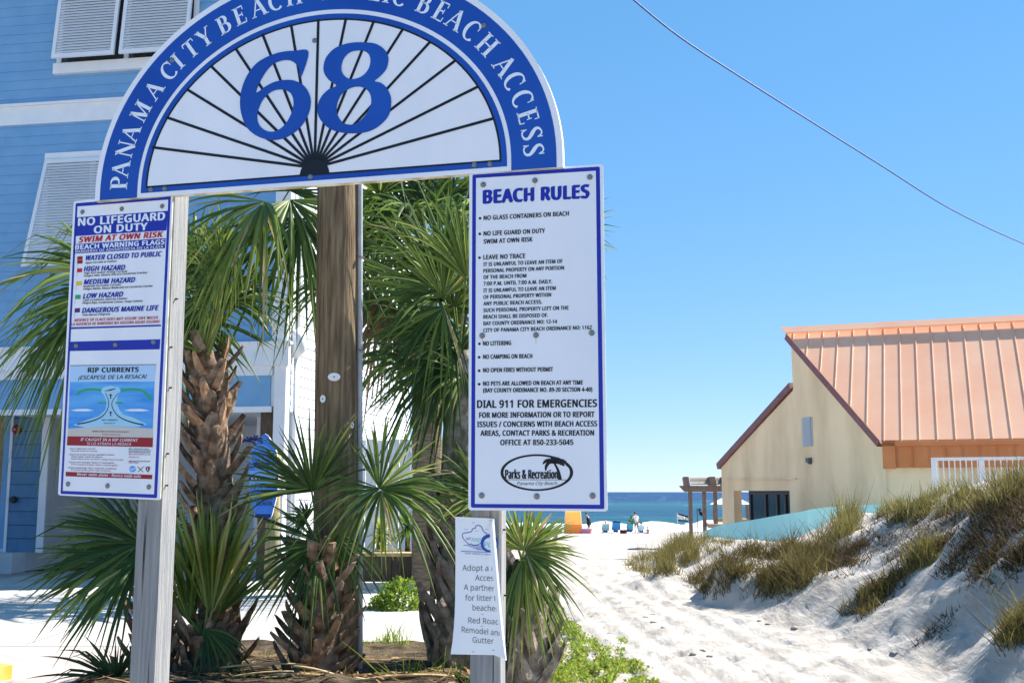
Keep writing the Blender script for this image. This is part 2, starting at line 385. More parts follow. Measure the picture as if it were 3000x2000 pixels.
for key, m in (('ring', 'sign_blue'), ('band', 'sign_blue'), ('rim', 'black'), ('rays', 'black')):
    SA.l[key].build({'ring': 'blue_arch_band', 'band': 'blue_inner_border', 'rim': 'black_rim', 'rays': 'fan_rays'}[key], M[m], arch)
# numerals 6 and 8
N1 = z_of(2.613, 250, 0); N2 = z_of(2.8, 900, 0)
six = [[(1710, 398), (1600, 392), (1500, 402), (1400, 435), (1310, 490), (1240, 580), (1200, 680), (1185, 790), (1200, 890), (1240, 980), (1310, 1040), (1400, 1072), (1480, 1072), (1560, 1045), (1640, 985), (1700, 900), (1728, 800), (1715, 720), (1670, 655), (1600, 620), (1530, 615), (1450, 630), (1380, 665), (1312, 712), (1330, 650), (1380, 560), (1440, 495), (1520, 465), (1580, 470), (1620, 500), (1640, 540), (1640, 578), (1660, 580)],
       [(1490, 688), (1420, 710), (1360, 770), (1325, 850), (1320, 920), (1345, 975), (1400, 1008), (1460, 1005), (1520, 965), (1565, 900), (1593, 820), (1590, 750), (1560, 705)]]
eight = [[(480, 352), (560, 362), (625, 400), (660, 450), (668, 500), (650, 570), (600, 630), (555, 668), (600, 680), (650, 720), (685, 790), (690, 860), (670, 950), (600, 1030), (510, 1080), (400, 1097), (280, 1090), (180, 1055), (110, 985), (85, 910), (95, 840), (130, 780), (180, 735), (240, 705), (180, 660), (140, 600), (136, 540), (160, 470), (220, 405), (300, 368), (390, 352)],
         [(430, 418), (360, 430), (305, 480), (282, 550), (295, 610), (340, 648), (390, 650), (450, 628), (500, 575), (520, 510), (510, 455), (475, 425)],
         [(400, 715), (330, 740), (275, 790), (245, 870), (250, 940), (285, 1000), (340, 1025), (400, 1015), (460, 970), (505, 905), (527, 840), (515, 770), (470, 725)]]
for nm, loops, cv in (("numeral_six", six, N1), ("numeral_eight", eight, N2)):
    a = Art(AF, cv); a.loops('n', [smooth_loop(l, 4) for l in loops], 0.002); a.l['n'].build(nm, M['sign_blue'], arch)

# roman capitals along the arch: strokes of thick and thin
def arc(cx, cy, rx, ry, a0, a1, n=16): return [(cx + rx * math.cos(R(a0 + (a1 - a0) * i / n)), cy + ry * math.sin(R(a0 + (a1 - a0) * i / n))) for i in range(n + 1)]
TK, TN, SE = 0.20, 0.075, 0.05
def swell(pts, th=TK, tn=TN):
    w = []
    for i in range(len(pts)):
        a = pts[max(i - 1, 0)]; b = pts[min(i + 1, len(pts) - 1)]; dx, dy = b[0] - a[0], b[1] - a[1]; q = math.hypot(dx, dy) or 1
        w.append(tn + (th - tn) * (abs(dy) / q) ** 2)
    return w
def stem(x, th=TK, y0=0.0, y1=1.0, base=True, top=True):
    o = [([(x, y0), (x, y1)], [th, th])]
    if base: o.append(([(x - th / 2 - 0.09, y0 + SE / 2), (x + th / 2 + 0.09, y0 + SE / 2)], [SE, SE]))
    if top: o.append(([(x - th / 2 - 0.09, y1 - SE / 2), (x + th / 2 + 0.09, y1 - SE / 2)], [SE, SE]))
    return o
def serif(x, y, w=0.16): return [([(x - w, y), (x + w, y)], [SE, SE])]
def line(a, b, w): return [([a, b], [w, w])]
def curve(p, th=TK, tn=TN): return [(p, swell(p, th, tn))]
def glyph(c):
    if c == 'A': return line((0.06, 0), (0.42, 1), TN) + line((0.40, 1), (0.78, 0), TK) + line((0.2, 0.36), (0.62, 0.36), TN * .8) + serif(0.08, SE / 2, .14) + serif(0.78, SE / 2, .18), 0.86
    if c == 'P': return stem(0.18) + curve([(0.18, 0.965)] + arc(0.38, 0.73, 0.24, 0.235, 90, -90) + [(0.18, 0.495)]), 0.66
    if c == 'B': return stem(0.18) + curve([(0.18, 0.965)] + arc(0.36, 0.75, 0.20, 0.215, 90, -90) + [(0.18, 0.535)]) + curve([(0.18, 0.535)] + arc(0.38, 0.285, 0.26, 0.25, 90, -90) + [(0.18, 0.035)]), 0.70
    if c == 'N': return stem(0.14, TN, 0, 1, True, False) + line((0.12, 1), (0.74, 0), TK) + stem(0.76, TN, 0, 1, False, True) + serif(0.1, 1 - SE / 2, .12), 0.9
    if c == 'M': return stem(0.14, TN, 0, 1) + line((0.16, 1), (0.5, 0.03), TK) + line((0.5, 0.03), (0.84, 1), TN) + stem(0.88, TK), 1.08
    if c == 'C': return curve(arc(0.45, 0.5, 0.37, 0.49, 48, 312, 24)) + line((0.71, 0.66), (0.71, 0.99), TN * .7), 0.84
    if c == 'I': return stem(0.2), 0.4
    if c == 'T': return stem(0.38, TK, 0, 1, True, False) + line((0.02, 0.965), (0.74, 0.965), TN) + line((0.03, 0.78), (0.05, 1), TN * .8) + line((0.73, 0.78), (0.71, 1), TN * .8), 0.76
    if c == 'Y': return line((0.1, 1), (0.42, 0.45), TK) + line((0.74, 1), (0.44, 0.45), TN) + stem(0.42, TK, 0, 0.5, True, False) + serif(0.1, 1 - SE / 2, .16) + serif(0.74, 1 - SE / 2, .12), 0.84
    if c == 'E': return stem(0.18) + line((0.18, 0.965), (0.6, 0.965), TN) + line((0.18, 0.52), (0.5, 0.52), TN) + line((0.18, 0.035), (0.62, 0.035), TN) + line((0.6, 0.76), (0.6, 1), TN * .7) + line((0.5, 0.4), (0.5, 0.64), TN * .7) + line((0.64, 0.26), (0.62, 0), TN * .7), 0.70
    if c == 'H': return stem(0.18) + stem(0.74) + line((0.18, 0.52), (0.74, 0.52), TN), 0.92
    if c == 'L': return stem(0.18) + line((0.18, 0.035), (0.6, 0.035), TN) + line((0.62, 0.28), (0.6, 0), TN * .7), 0.66
    if c == 'U':
        p = [(0.18, 1)] + arc(0.44, 0.30, 0.26, 0.27, 180, 360) + [(0.70, 1)]; w = swell(p); w = [x if i < len(w) * .6 else TN for i, x in enumerate(w)]
        return [(p, w)] + serif(0.18, 1 - SE / 2, .18) + serif(0.7, 1 - SE / 2, .12), 0.86
    if c == 'S':
        p = smooth_loop([(0.56, 0.78), (0.46, 0.94), (0.30, 0.965), (0.14, 0.86), (0.12, 0.72), (0.24, 0.58), (0.42, 0.45), (0.56, 0.30), (0.54, 0.13), (0.36, 0.035), (0.18, 0.06), (0.08, 0.24)], 4, False)
        n = len(p); w = [TN + (TK - TN) * max(0, 1 - abs(i / (n - 1) - 0.5) / 0.30) ** 0.7 for i in range(n)]
        return [(p, w)] + line((0.57, 0.74), (0.58, 1), TN * .7) + line((0.07, 0.0), (0.08, 0.28), TN * .7), 0.66
    return [], 0.3

lmb = MB(); CAP = 0.064
spec = [('P', 340, 538), ('A', 353, 496), ('N', 369, 437), ('A', 384, 391), ('M', 415, 327), ('A', 458, 268), ('C', 497, 209), ('I', 525, 183), ('T', 556, 140), ('Y', 596, 104), ('B', 655, 73), ('E', 703, 46), ('A', 757, 22), ('C', 808, 5),
        ('H', 862, -12), ('P', 962, -28), ('U', 1010, -29), ('B', 1060, -26), ('L', 1102, -20), ('I', 1135, -13), ('C', 1172, -4),
        ('B', 1242, 14), ('E', 1292, 35), ('A', 1335, 60), ('C', 1382, 92), ('H', 1431, 130), ('A', 1473, 196), ('C', 1512, 237), ('C', 1537, 289), ('E', 1550, 341), ('S', 1560, 391), ('S', 1566, 439)]
for c, u, v in spec:
    st, wd = glyph(c); s, z = AF.px(u, v)
    th = math.atan2((z - AZ) / 0.611, (s - AS) / 0.702); s, z = AS + 0.702 * math.cos(th), AZ + 0.611 * math.sin(th)
    nrm = Vector((math.cos(th) / 0.702, math.sin(th) / 0.611)).normalized(); tan = Vector((nrm.y, -nrm.x))
    for pts, w in st:
        vs_ = []; n = len(pts)
        for i, (x, y) in enumerate(pts):
            a = pts[max(i - 1, 0)]; b = pts[min(i + 1, n - 1)]; dx, dy = b[0] - a[0], b[1] - a[1]; q = math.hypot(dx, dy) or 1
            for sg in (1, -1):
                X = (x - sg * dy / q * w[i] / 2 - wd / 2) * CAP * 0.92; Y_ = (y + sg * dx / q * w[i] / 2 - 0.5) * CAP
                p = Vector((s, z)) + tan * X + nrm * Y_; vs_.append(AF.pt(p.x, p.y, 0.0012))
        lmb.add(vs_, [(2 * i, 2 * i + 1, 2 * i + 3, 2 * i + 2) for i in range(n - 1)])
lmb.build("arch_lettering", M['letter_white'], arch)
for u, v in [(442, 556), (483, 553), (910, 518), (1390, 483), (1436, 481), (922, 120), (505, 177), (1418, 75)]:
    screw(arch, AF.ppx(u, v, 0, 0.0016), AF.n, 0.0085)

# ---- beach rules sign
BF = Frame(P(1420, 1000, 3.20), 11.3); Z6 = z_of(3.0156, 1350, 480); Z7 = z_of(2.751, 1350, 950)
rules = thing("beach_rules_sign", "tall white sign headed beach rules with a blue border, on the right post", "sign", tuple(BF.ppx(1575, 1494)))
plate("panel", BF, [Z6(76, 75), Z6(1257, 3), Z7(1182, 1506), Z7(60, 1496)], lambda x, y: (x, y), 0.005, [M['sign_white'], M['board_edge']], rules, 9)
A = Art(BF)
def rloop(c, r=4):
    o = []
    for i in range(4):
        p = Vector(c[i]); a = (Vector(c[i - 1]) - p).normalized(); b = (Vector(c[(i + 1) % 4]) - p).normalized()
        for j in range(4):
            t = j / 3; q = (p + a * r) * (1 - t) ** 2 + p * 2 * t * (1 - t) + (p + b * r) * t * t; o.append((q.x, q.y))
    return o
A.loops('border', [rloop([Z6(103, 97), Z6(1228, 25), Z7(1157, 1486), Z7(82, 1475)], 5), [Z6(135, 127), Z6(1193, 62), Z7(1122, 1452), Z7(113, 1445)]], 0.0006)
A.l['border'].build("border", M['navy'], rules)
def T6(s, a, b, c, d, cap, key='txt', bold=0.034): A.text(key, s, *Z6(a, b), *Z6(c, d), cap / 3.0156, 0.0007, bold)
def T7(s, a, b, c, d, cap, key='txt', bold=0.034): A.text(key, s, *Z7(a, b), *Z7(c, d), cap / 2.751, 0.0007, bold)
T6("BEACH RULES", 205, 350, 1127, 300, 113, 'head', 0.058)
for s, x0, y0, x1, y1, cap in [("NO GLASS CONTAINERS ON BEACH", 203, 498, 953, 458, 38), ("NO LIFE GUARD ON DUTY", 203, 636, 742, 610, 38), ("SWIM AT OWN RISK", 203, 706, 632, 686, 38), ("LEAVE NO TRACE", 201, 845, 568, 832, 38),
    ("IT IS UNLAWFUL TO LEAVE AN ITEM OF", 201, 905, 897, 876, 32), ("PERSONAL PROPERTY ON ANY PORTION", 201, 962, 910, 934, 32), ("OF THE BEACH FROM", 201, 1018, 578, 1004, 32), ("7:00 P.M. UNTIL 7:00 A.M. DAILY.", 201, 1075, 806, 1055, 32),
    ("IT IS UNLAWFUL TO LEAVE AN ITEM", 201, 1136, 837, 1113, 32), ("OF PERSONAL PROPERTY WITHIN", 201, 1193, 796, 1172, 32), ("ANY PUBLIC BEACH ACCESS.", 201, 1251, 716, 1235, 32), ("SUCH PERSONAL PROPERTY LEFT ON THE", 201, 1310, 950, 1287, 32),
    ("BEACH SHALL BE DISPOSED OF.", 201, 1368, 770, 1352, 32), ("BAY COUNTY ORDINANCE NO: 12-14", 201, 1426, 850, 1408, 32), ("CITY OF PANAMA CITY BEACH ORDINANCE NO: 1162", 201, 1486, 1156, 1460, 32)]: T6(s, x0, y0, x1, y1, cap)
for s, x0, y0, x1, y1, cap in [("NO LITTERING", 181, 171, 404, 166, 33), ("NO CAMPING ON BEACH", 181, 278, 575, 272, 33), ("NO OPEN FIRES WITHOUT PERMIT", 181, 386, 742, 378, 33), ("NO PETS ARE ALLOWED ON BEACH AT ANY TIME", 181, 494, 982, 484, 33),
    ("(BAY COUNTY ORDINANCE NO. 89-20 SECTION 4-40)", 181, 548, 1058, 540, 33), ("DIAL 911 FOR EMERGENCIES", 134, 672, 1095, 664, 59), ("FOR MORE INFORMATION OR TO REPORT", 150, 752, 1076, 745, 42), ("ISSUES / CONCERNS WITH BEACH ACCESS", 134, 826, 1097, 820, 42),
    ("AREAS, CONTACT PARKS & RECREATION", 160, 897, 1072, 894, 42), ("OFFICE AT 850-233-5045", 320, 972, 905, 970, 42)]: T7(s, x0, y0, x1, y1, cap)
for x, y in ((170, 482), (168, 620), (166, 830)): A.disc('txt', *Z6(x, y), 4, 4, 0.0007, 12)
for x, y in ((150, 157), (148, 265), (148, 373), (148, 482)): A.disc('txt', *Z7(x, y), 4, 4, 0.0007, 12)
M['rust'] = mat('rust', (0.60, 0.52, 0.44), (0.70, 0.66, 0.64), 30, 0.6, 0.2)
for x, y, l in ((189, 1535, 60), (664, 1530, 75), (655, 170, 40)): A.stroke('rust', [Z6(x, y), Z6(x + 1, y + l)], [3.2, 0.6], 0.0004)
A.l['rust'].build("rust_stains", M['rust'], rules)
A.l['head'].build("heading", M['navy'], rules); A.l['txt'].build("rules_text", M['black'], rules)
# parks emblem
L = Art(BF, Z7)
eo = [(613 + 293 * math.cos(2 * math.pi * i / 48), 1193 + 148 * math.sin(2 * math.pi * i / 48)) for i in range(48)]
ei = [(612 + 268 * math.cos(2 * math.pi * i / 48), 1193 + 133 * math.sin(2 * math.pi * i / 48)) for i in range(48)]
L.loops('e', [eo, ei], 0.0006)
L.stroke('e', [(368, 1250), (860, 1252)], 4, 0.0007)
L.text('e', "Parks & Recreation", 360, 1240, 780, 1241, 68, 0.0008, 0.03)
L.text('e', "Panama City Beach", 452, 1294, 772, 1292, 27, 0.0008, 0.0, 0.3)
L.stroke('e', smooth_loop([(800, 1250), (792, 1205), (778, 1160), (752, 1115)], 4, False), [30 - i * 1.4 for i in range(13)], 0.0009)
for pts in ([(752, 1115), (720, 1095), (685, 1100), (662, 1125)], [(752, 1115), (715, 1110), (690, 1140), (684, 1178)], [(752, 1112), (745, 1090), (722, 1078)], [(752, 1112), (770, 1085), (800, 1082)], [(752, 1112), (800, 1095), (840, 1110), (868, 1150)], [(752, 1114), (790, 1112), (820, 1125), (835, 1140)]):
    p = smooth_loop(pts, 5, False); n = len(p); L.stroke('e', p, [5 + 26 * math.sin(math.pi * min(1, (i + 1) / n)) ** 0.8 * (0.75 if i % 2 else 1) for i in range(n)], 0.0009)
L.l['e'].build("parks_emblem", M['black'], rules)
for x, y in ((198, 185), (655, 148), (1140, 118), (189, 1517), (664, 1512), (1156, 1493)): screw(rules, BF.ppx(*Z6(x, y), 0, 0.0009), BF.n, 0.0088)
for x, y in ((168, 1377), (612, 1385), (1062, 1380)): screw(rules, BF.ppx(*Z7(x, y), 0, 0.0009), BF.n, 0.0088)

# ---- no lifeguard sign
GF_ = Frame(P(466, 1464, 3.46), 17.5); Y4 = z_of(2.85, 150, 550); Y5 = z_of(3.135, 150, 1000)
life = thing("lifeguard_warning_sign", "tall narrow white and navy sign about flags and rip currents, on the left post", "sign", tuple(GF_.ppx(320, 1458)))
plate("panel", GF_, [Y4(188, 112), Y4(1016, 40), Y5(1000, 1456), Y5(62, 1410)], lambda x, y: (x, y), 0.005, [M['sign_white'], M['board_edge']], life, 8)
W = Art(GF_)
W.loops('navy', [rloop([Y4(205, 130), Y4(1000, 68), Y5(972, 1437), Y5(86, 1398)], 4), [Y4(220, 157), Y4(978, 100), Y5(945, 1403), Y5(106, 1370)]], 0.0006)
def quad4(key, p, lift=0.0006, cv=Y4): W.poly(key, [cv(*q) for q in p], lift)
quad4('navy', [(212, 248), (976, 193), (962, 357), (196, 405)])
quad4('navy', [(190, 472), (956, 422), (950, 506), (186, 551)])
quad4('navy', [(160, 1165), (918, 1142), (917, 1156), (158, 1180)])
quad4('navy', [(150, 1285), (912, 1264), (906, 1348), (146, 1363)])
def t4(key, s, x0, y0, x1, y1, cap, bold=0.03, shear=0.0, lift=0.0012): W.text(key, s, *Y4(x0, y0), *Y4(x1, y1), cap / 2.85, lift, bold, shear, 0.03)
def t5(key, s, x0, y0, x1, y1, cap, bold=0.03, shear=0.0, lift=0.0012): W.text(key, s, *Y5(x0, y0), *Y5(x1, y1), cap / 3.135, lift, bold, shear, 0.03)
t4('white', "NO LIFEGUARD", 230, 318, 948, 268, 62, 0.05); t4('white', "ON DUTY", 362, 381, 802, 352, 58, 0.05)
t4('red', "SWIM AT OWN RISK", 232, 459, 925, 412, 46, 0.05, 0.2)
t4('white', "BEACH WARNING FLAGS", 205, 517, 946, 472, 38, 0.05); t4('white', "BANDERAS DE ADVERTENCIA EN LA PLAYA", 205, 544, 937, 502, 19, 0.03)
for s, x0, y0, x1, y1 in (("WATER CLOSED TO PUBLIC", 285, 608, 915, 572), ("HIGH HAZARD", 275, 698, 612, 685), ("MEDIUM HAZARD", 275, 808, 695, 788), ("LOW HAZARD", 268, 925, 595, 908), ("DANGEROUS MARINE LIFE", 260, 1045, 888, 1022)): t4('ntext', s, x0, y0, x1, y1, 40, 0.045, 0.2)
for s, x0, y0, x1, y1 in (("Agua Cerrada al Publico", 285, 635, 545, 620), ("High Surf and/or Strong Currents", 275, 721, 635, 704), ("Peligro Alto, Resaca Alta y/o Corrientes Fuertes", 275, 744, 800, 716), ("Moderate Surf and/or Currents", 270, 831, 580, 816), ("Peligro Medio, Resaca Moderada y/o Corrientes Fuertes", 270, 854, 845, 827), ("Calm Conditions, Exercise Caution", 265, 947, 632, 931), ("Peligro Bajo, Condiciones Calmas, Tenga Cuidado", 262, 970, 762, 952), ("Vida Marina Peligrosa", 260, 1070, 490, 1061)): t4('btext', s, x0, y0, x1, y1, 15, 0.03, 0.15)
t4('red', "ABSENCE OF FLAGS DOES NOT ASSURE SAFE WATER", 190, 1118, 890, 1095, 24, 0.025, 0.15); t4('red', "LA AUSENCIA DE BANDERAS NO ASEGURA AGUAS SEGURAS", 170, 1152, 905, 1128, 24, 0.025, 0.15)
for key, x0, y0, x1, y1 in (('darkred', 221, 572, 264, 601), ('darkred', 221, 603, 264, 633), ('red', 219, 672, 260, 705), ('yellow', 213, 781, 257, 815), ('green', 203, 893, 247, 928), ('purple', 199, 1004, 242, 1040)):
    quad4(key, [(x0, y0 + 2), (x1, y0), (x1 - 2, y1), (x0 - 2, y1 + 2)], 0.0008)
    W.stroke('pstick', [Y4(x0 - 2, y0), Y4(x0 - 5, y1 + 42)], 1.2, 0.0007)
quad4('psky', [(177, 223), (965, 213), (950, 368), (170, 370)], 0.0006, Y5)
W.stroke('btext', [Y5(177, 222), Y5(965, 212)], 1.5, 0.0012)
quad4('psea', [(172, 370), (950, 368), (934, 797), (155, 798)], 0.0006, Y5)
quad4('psand', [(155, 799), (300, 790), (550, 778), (780, 790), (934, 799), (933, 882), (150, 868)], 0.0007, Y5)
quad4('darkred_a', [(150, 869), (936, 884), (932, 970), (145, 953)], 0.0008, Y5)
quad4('darkred_b', [(135, 1195), (930, 1223), (927, 1263), (133, 1236)], 0.0008, Y5)
quad4('ppale', [(480, 420), (545, 405), (620, 420), (640, 450), (610, 500), (600, 560), (625, 620), (660, 670), (760, 700), (880, 760), (790, 785), (550, 775), (320, 790), (200, 765), (330, 720), (440, 685), (500, 625), (510, 560), (490, 500), (455, 455)], 0.0008, Y5)
for c, (x0, x1) in ((0, (180, 395)), (1, (672, 910))): quad4('white', [(x0, 632), (x0 + 60, 620), (x0 + 150, 618), (x1, 632), (x1 - 60, 640), (x0 + 60, 640)], 0.0009, Y5)
W.stroke('green', [Y5(*q) for q in smooth_loop([(235, 490), (270, 460), (350, 440), (462, 447)], 4, False)], 7, 0.0010)
W.stroke('green', [Y5(*q) for q in smooth_loop([(640, 447), (760, 440), (850, 460), (915, 535)], 4, False)], 7, 0.0010)
W.stroke('green', [Y5(435, 563), Y5(510, 563)], 4.5, 0.0010); W.stroke('green', [Y5(590, 563), Y5(660, 563)], 4.5, 0.0010)
W.poly('green', [Y5(890, 520), Y5(925, 500), Y5(915, 550)], 0.0011)
for pts in ([(240, 758), (340, 740), (450, 700), (510, 640), (530, 560), (500, 470)], [(850, 765), (740, 740), (640, 700), (580, 640), (560, 560), (620, 470)]):
    p = smooth_loop(pts, 5, False); W.stroke('btext', [Y5(*q) for q in p], [4.2 - 2.9 * i / len(p) for i in range(len(p))], 0.0011)
W.stroke('btext', [Y5(495, 455), Y5(545, 446), Y5(595, 432)], [1, 4, 1.5], 0.0012)
for y in (495, 655): W.poly('btext', [Y5(530, y), Y5(548, y - 15), Y5(566, y), Y5(553, y), Y5(553, y + 30), Y5(543, y + 30), Y5(543, y)], 0.0012)
t5('btext', "RIP CURRENTS", 470, 728, 612, 728, 14, 0.02); t5('btext', "RESACA", 488, 756, 588, 756, 12, 0.02)
t5('btext', "RIP CURRENTS", 340, 284, 802, 279, 42, 0.045); t5('btext', "¡ESCÁPESE DE LA RESACA!", 252, 350, 872, 340, 37, 0.02, 0.2)
t5('btext', "www.ripcurrents.noaa.gov", 378, 830, 715, 834, 13, 0.02); t5('red', "www.usla.org", 470, 858, 630, 860, 12, 0.02)
t5('white', "IF CAUGHT IN A RIP CURRENT", 272, 911, 795, 919, 26, 0.02, 0.15); t5('white', "SI LO ATRAPA LA RESACA", 330, 948, 735, 954, 24, 0.01, 0.15)
for key, s, x0, y0, x1, y1 in (('btext', "- Don't fight the current", 160, 990, 405, 990), ('red', "No luche contra la corriente", 185, 1010, 425, 1012), ('btext', "- Swim out of the current, parallel to shore", 155, 1042, 580, 1046), ('btext', "then swim back to shore", 185, 1062, 470, 1066), ('red', "Nade fuera de la corriente y luego hacia la orilla", 185, 1082, 660, 1092), ('btext', "- If you can't escape, float or tread water", 150, 1112, 580, 1120), ('red', "Si no puede escapar, flote o mantengase", 185, 1132, 608, 1143), ('btext', "- If you need help, call or wave for assistance", 148, 1163, 600, 1174), ('red', "Si necesita ayuda, grite o agite los brazos", 180, 1182, 545, 1194),
    ('btext', "More information about", 715, 990, 900, 992), ('btext', "rip currents can be found", 713, 1006, 915, 1009), ('btext', "at the following web sites:", 713, 1021, 912, 1025), ('red', "Mas informacion en los", 713, 1040, 912, 1044), ('red', "sitios de la red", 713, 1066, 805, 1068), ('btext', "www.ripcurrents.noaa.gov", 713, 1102, 910, 1106), ('red', "www.usla.org", 713, 1115, 800, 1117)): t5(key, s, x0, y0, x1, y1, 12, 0.02, 0.12)
t5('white', "Never swim alone - Nunca nade solo", 240, 1228, 822, 1249, 25, 0.02, 0.15)
W.disc('psea', *Y5(748, 1170), 9.5, 9.5, 0.0007, 20); W.stroke('white', [Y5(728, 1168), Y5(748, 1178), Y5(772, 1158)], 2.5, 0.0009)
W.stroke('gink', [Y5(795, 1150), Y5(845, 1198)], 2, 0.0008); W.stroke('gink', [Y5(798, 1196), Y5(850, 1148)], 2, 0.0008)
W.poly('pbrown', [Y5(870, 1150), Y5(908, 1148), Y5(908, 1175), Y5(890, 1204), Y5(868, 1175)], 0.0008); W.stroke('white', [Y5(882, 1160), Y5(892, 1185)], 2, 0.001)
M['emblem_brown'] = mat('emblem_brown', (0.16, 0.07, 0.03), None, 1, 0.5)
for key, nm, m in (('navy', "navy_bands", 'navy'), ('white', "white_lettering", 'letter_white'), ('red', "red_lettering", 'red'), ('ntext', "navy_lettering", 'navy'), ('btext', "black_lettering", 'black'), ('darkred', "red_flag_marks", 'darkred'), ('darkred_a', "upper_red_band", 'darkred'), ('darkred_b', "lower_red_band", 'darkred'), ('yellow', "yellow_flag_mark", 'yellow'), ('green', "green_marks", 'green'), ('purple', "purple_flag_mark", 'purple'), ('pstick', "flag_sticks", 'poster_sand'), ('psky', "poster_title_panel", 'poster_sky'), ('psea', "poster_sea_picture", 'poster_sea'), ('ppale', "rip_current_shape", 'poster_pale'), ('psand', "poster_beach_strip", 'poster_sand'), ('gink', "cross_emblem", 'grey_ink'), ('pbrown', "arrowhead_emblem", 'emblem_brown')):
    W.l[key].build(nm, M[m], life)
for x, y in ((262, 203), (590, 178), (927, 155), (210, 1318), (537, 1310), (855, 1287)): screw(life, GF_.ppx(*Y4(x, y), 0, 0.0009), GF_.n, 0.0082)
for x, y in ((155, 1308), (518, 1325), (897, 1335)): screw(life, GF_.ppx(*Y5(x, y), 0, 0.0009), GF_.n, 0.0082)

# ---- paper notice stapled to the right post
NF = Frame(RF.pt(0, 0, 0.004), 9.5); Y8 = z_of(3.0154, 1300, 1480)
note = thing("paper_notice", "curled white paper notice with a blue cloud logo stapled to the right post", "notice", tuple(NF.ppx(1400, 1920)))
def noff(x, y):                              # how far the sheet bows off the post
    return 0.012 * max(0, (230 - x) / 170) ** 1.5 * (0.35 + y / 1300) + 0.010 * max(0, (x - 440) / 110) * (y / 1300) + 0.0025 * math.sin(y / 160.0) * max(0, (260 - x) / 170)
def npt(x, y, lift=0.0):
    return NF.ppx(*Y8(x, y), noff(x, y), lift)
edgeL = [(0, 100), (100, 101), (200, 103), (500, 104), (800, 101), (950, 97), (1100, 87), (1200, 77), (1312, 60)]
edgeR = [(0, 446), (100, 446), (200, 455), (400, 470), (600, 484), (800, 499), (1000, 520), (1200, 540), (1365, 556)]
def ev(tab, y):
    for (a, p), (b, q) in zip(tab, tab[1:]):
        if a <= y <= b: return p + (q - p) * (y - a) / (b - a)
    return tab[-1][1]
mb = MB(); nx, ny = 14, 30
for j in range(ny + 1):
    for i in range(nx + 1):
        f = i / nx; top = 98 + 17 * f; bot = 1312 + (10 * f if f < .8 else 8 + (f - .8) * 200)
        y = top + (bot - top) * j / ny; xl, xr = ev(edgeL, y), ev(edgeR, y); mb.v.append(tuple(npt(xl + (xr - xl) * f, y))); mb.t.append(.5)
for j in range(ny):
    for i in range(nx): a = j * (nx + 1) + i; mb.f.append((a, a + nx + 1, a + nx + 2, a + 1)); mb.m.append(0)
mb.build("sheet", M['paper'], note, True)
mb = MB(); fl = [(120, 445, 447), (160, 414, 450), (250, 414, 457), (420, 420, 472), (600, 437, 487), (760, 455, 500), (900, 470, 512), (1040, 488, 525), (1180, 508, 540), (1280, 530, 551), (1362, 553, 557)]
for y, a, b in fl:
    for q in range(5):
        f = q / 4; x = b + (a - b) * f; mb.v.append(tuple(NF.ppx(*Y8(x, y), noff(b, y), 0.004 + 0.011 * math.sin(math.pi * min(1, f * .75 + .05))))); mb.t.append(.5)
for j in range(len(fl) - 1):
    for q in range(4): a = j * 5 + q; mb.f.append((a, a + 5, a + 6, a + 1)); mb.m.append(0)
mb.build("folded_edge", M['paper'], note, True)
class NArt(Art):
    def put(self, key, vs_, fs, lift): self.layer(key).add([npt(x, y, lift) for x, y in vs_], fs)
NA = NArt(NF)
for s, x0, y0, x1, y1 in (("Adopt a B", 165, 574, 455, 578), ("Acces", 278, 662, 440, 665), ("A partner", 178, 745, 450, 756), ("for litter f", 190, 838, 466, 842), ("beaches", 255, 925, 482, 934), ("Red Road", 218, 1036, 487, 1050), ("Remodel and", 160, 1118, 512, 1150), ("Gutter", 255, 1208, 442, 1220)):
    NA.text('grey', s, x0, y0, x1, y1, 50, 0.0008, -0.006)
NA.text('blue', "KEEP AMERICA BEAUT", 190, 428, 440, 441, 14, 0.0008, 0.012)
NA.stroke('blue', [(152, 404), (424, 412)], 5, 0.0008)
for y, a, b in ((350, 176, 345), (362, 225, 338), (376, 260, 345), (386, 290, 355)): NA.stroke('blue', [(a, y), (b, y + 6)], 4.5, 0.0008)
NA.stroke('blue', smooth_loop([(205, 325), (180, 300), (165, 270), (172, 245), (205, 240), (245, 230), (255, 205), (280, 200), (285, 180), (310, 175), (335, 190), (345, 215), (360, 235), (385, 250)], 4, False), [6] * 12 + [7] * 41, 0.0008)
NA.stroke('blue', smooth_loop([(205, 325), (222, 342), (245, 338), (262, 350), (300, 345), (330, 330)], 4, False), 6, 0.0008)
NA.loops('blue', [[(402 + 76 * math.cos(2 * math.pi * i / 30), 332 + 80 * math.sin(2 * math.pi * i / 30)) for i in range(30)], [(410 + 58 * math.cos(2 * math.pi * i / 30), 338 + 56 * math.sin(2 * math.pi * i / 30)) for i in range(30)]], 0.0008)
NA.text('blue', "Mi", 195, 305, 232, 300, 22, 0.0008, 0.01, 0.4)
NA.text('teal', "Keep", 243, 318, 322, 316, 38, 0.0008, 0.0, 0.25); NA.text('teal', "PC", 355, 368, 425, 370, 46, 0.0009, 0.0, 0.1)
for x, y in ((198, 212), (290, 225), (380, 210)): NA.stroke('teal', [(x - 16, y - 4), (x, y + 2), (x + 16, y - 5)], 4, 0.0008)
for x, y in ((262, 152), (410, 132), (345, 705), (342, 960), (340, 1063), (262, 1290), (440, 1277)): NA.stroke('staple', [(x - 11, y + 1), (x + 11, y - 1)], 4, 0.0012)
NA.l['grey'].build("notice_text", M['grey_ink'], note); NA.l['blue'].build("cloud_logo", M['sign_blue'], note); NA.l['teal'].build("teal_logo_letters", M['teal_ink'], note); NA.l['staple'].build("staples", M['screw'], note)

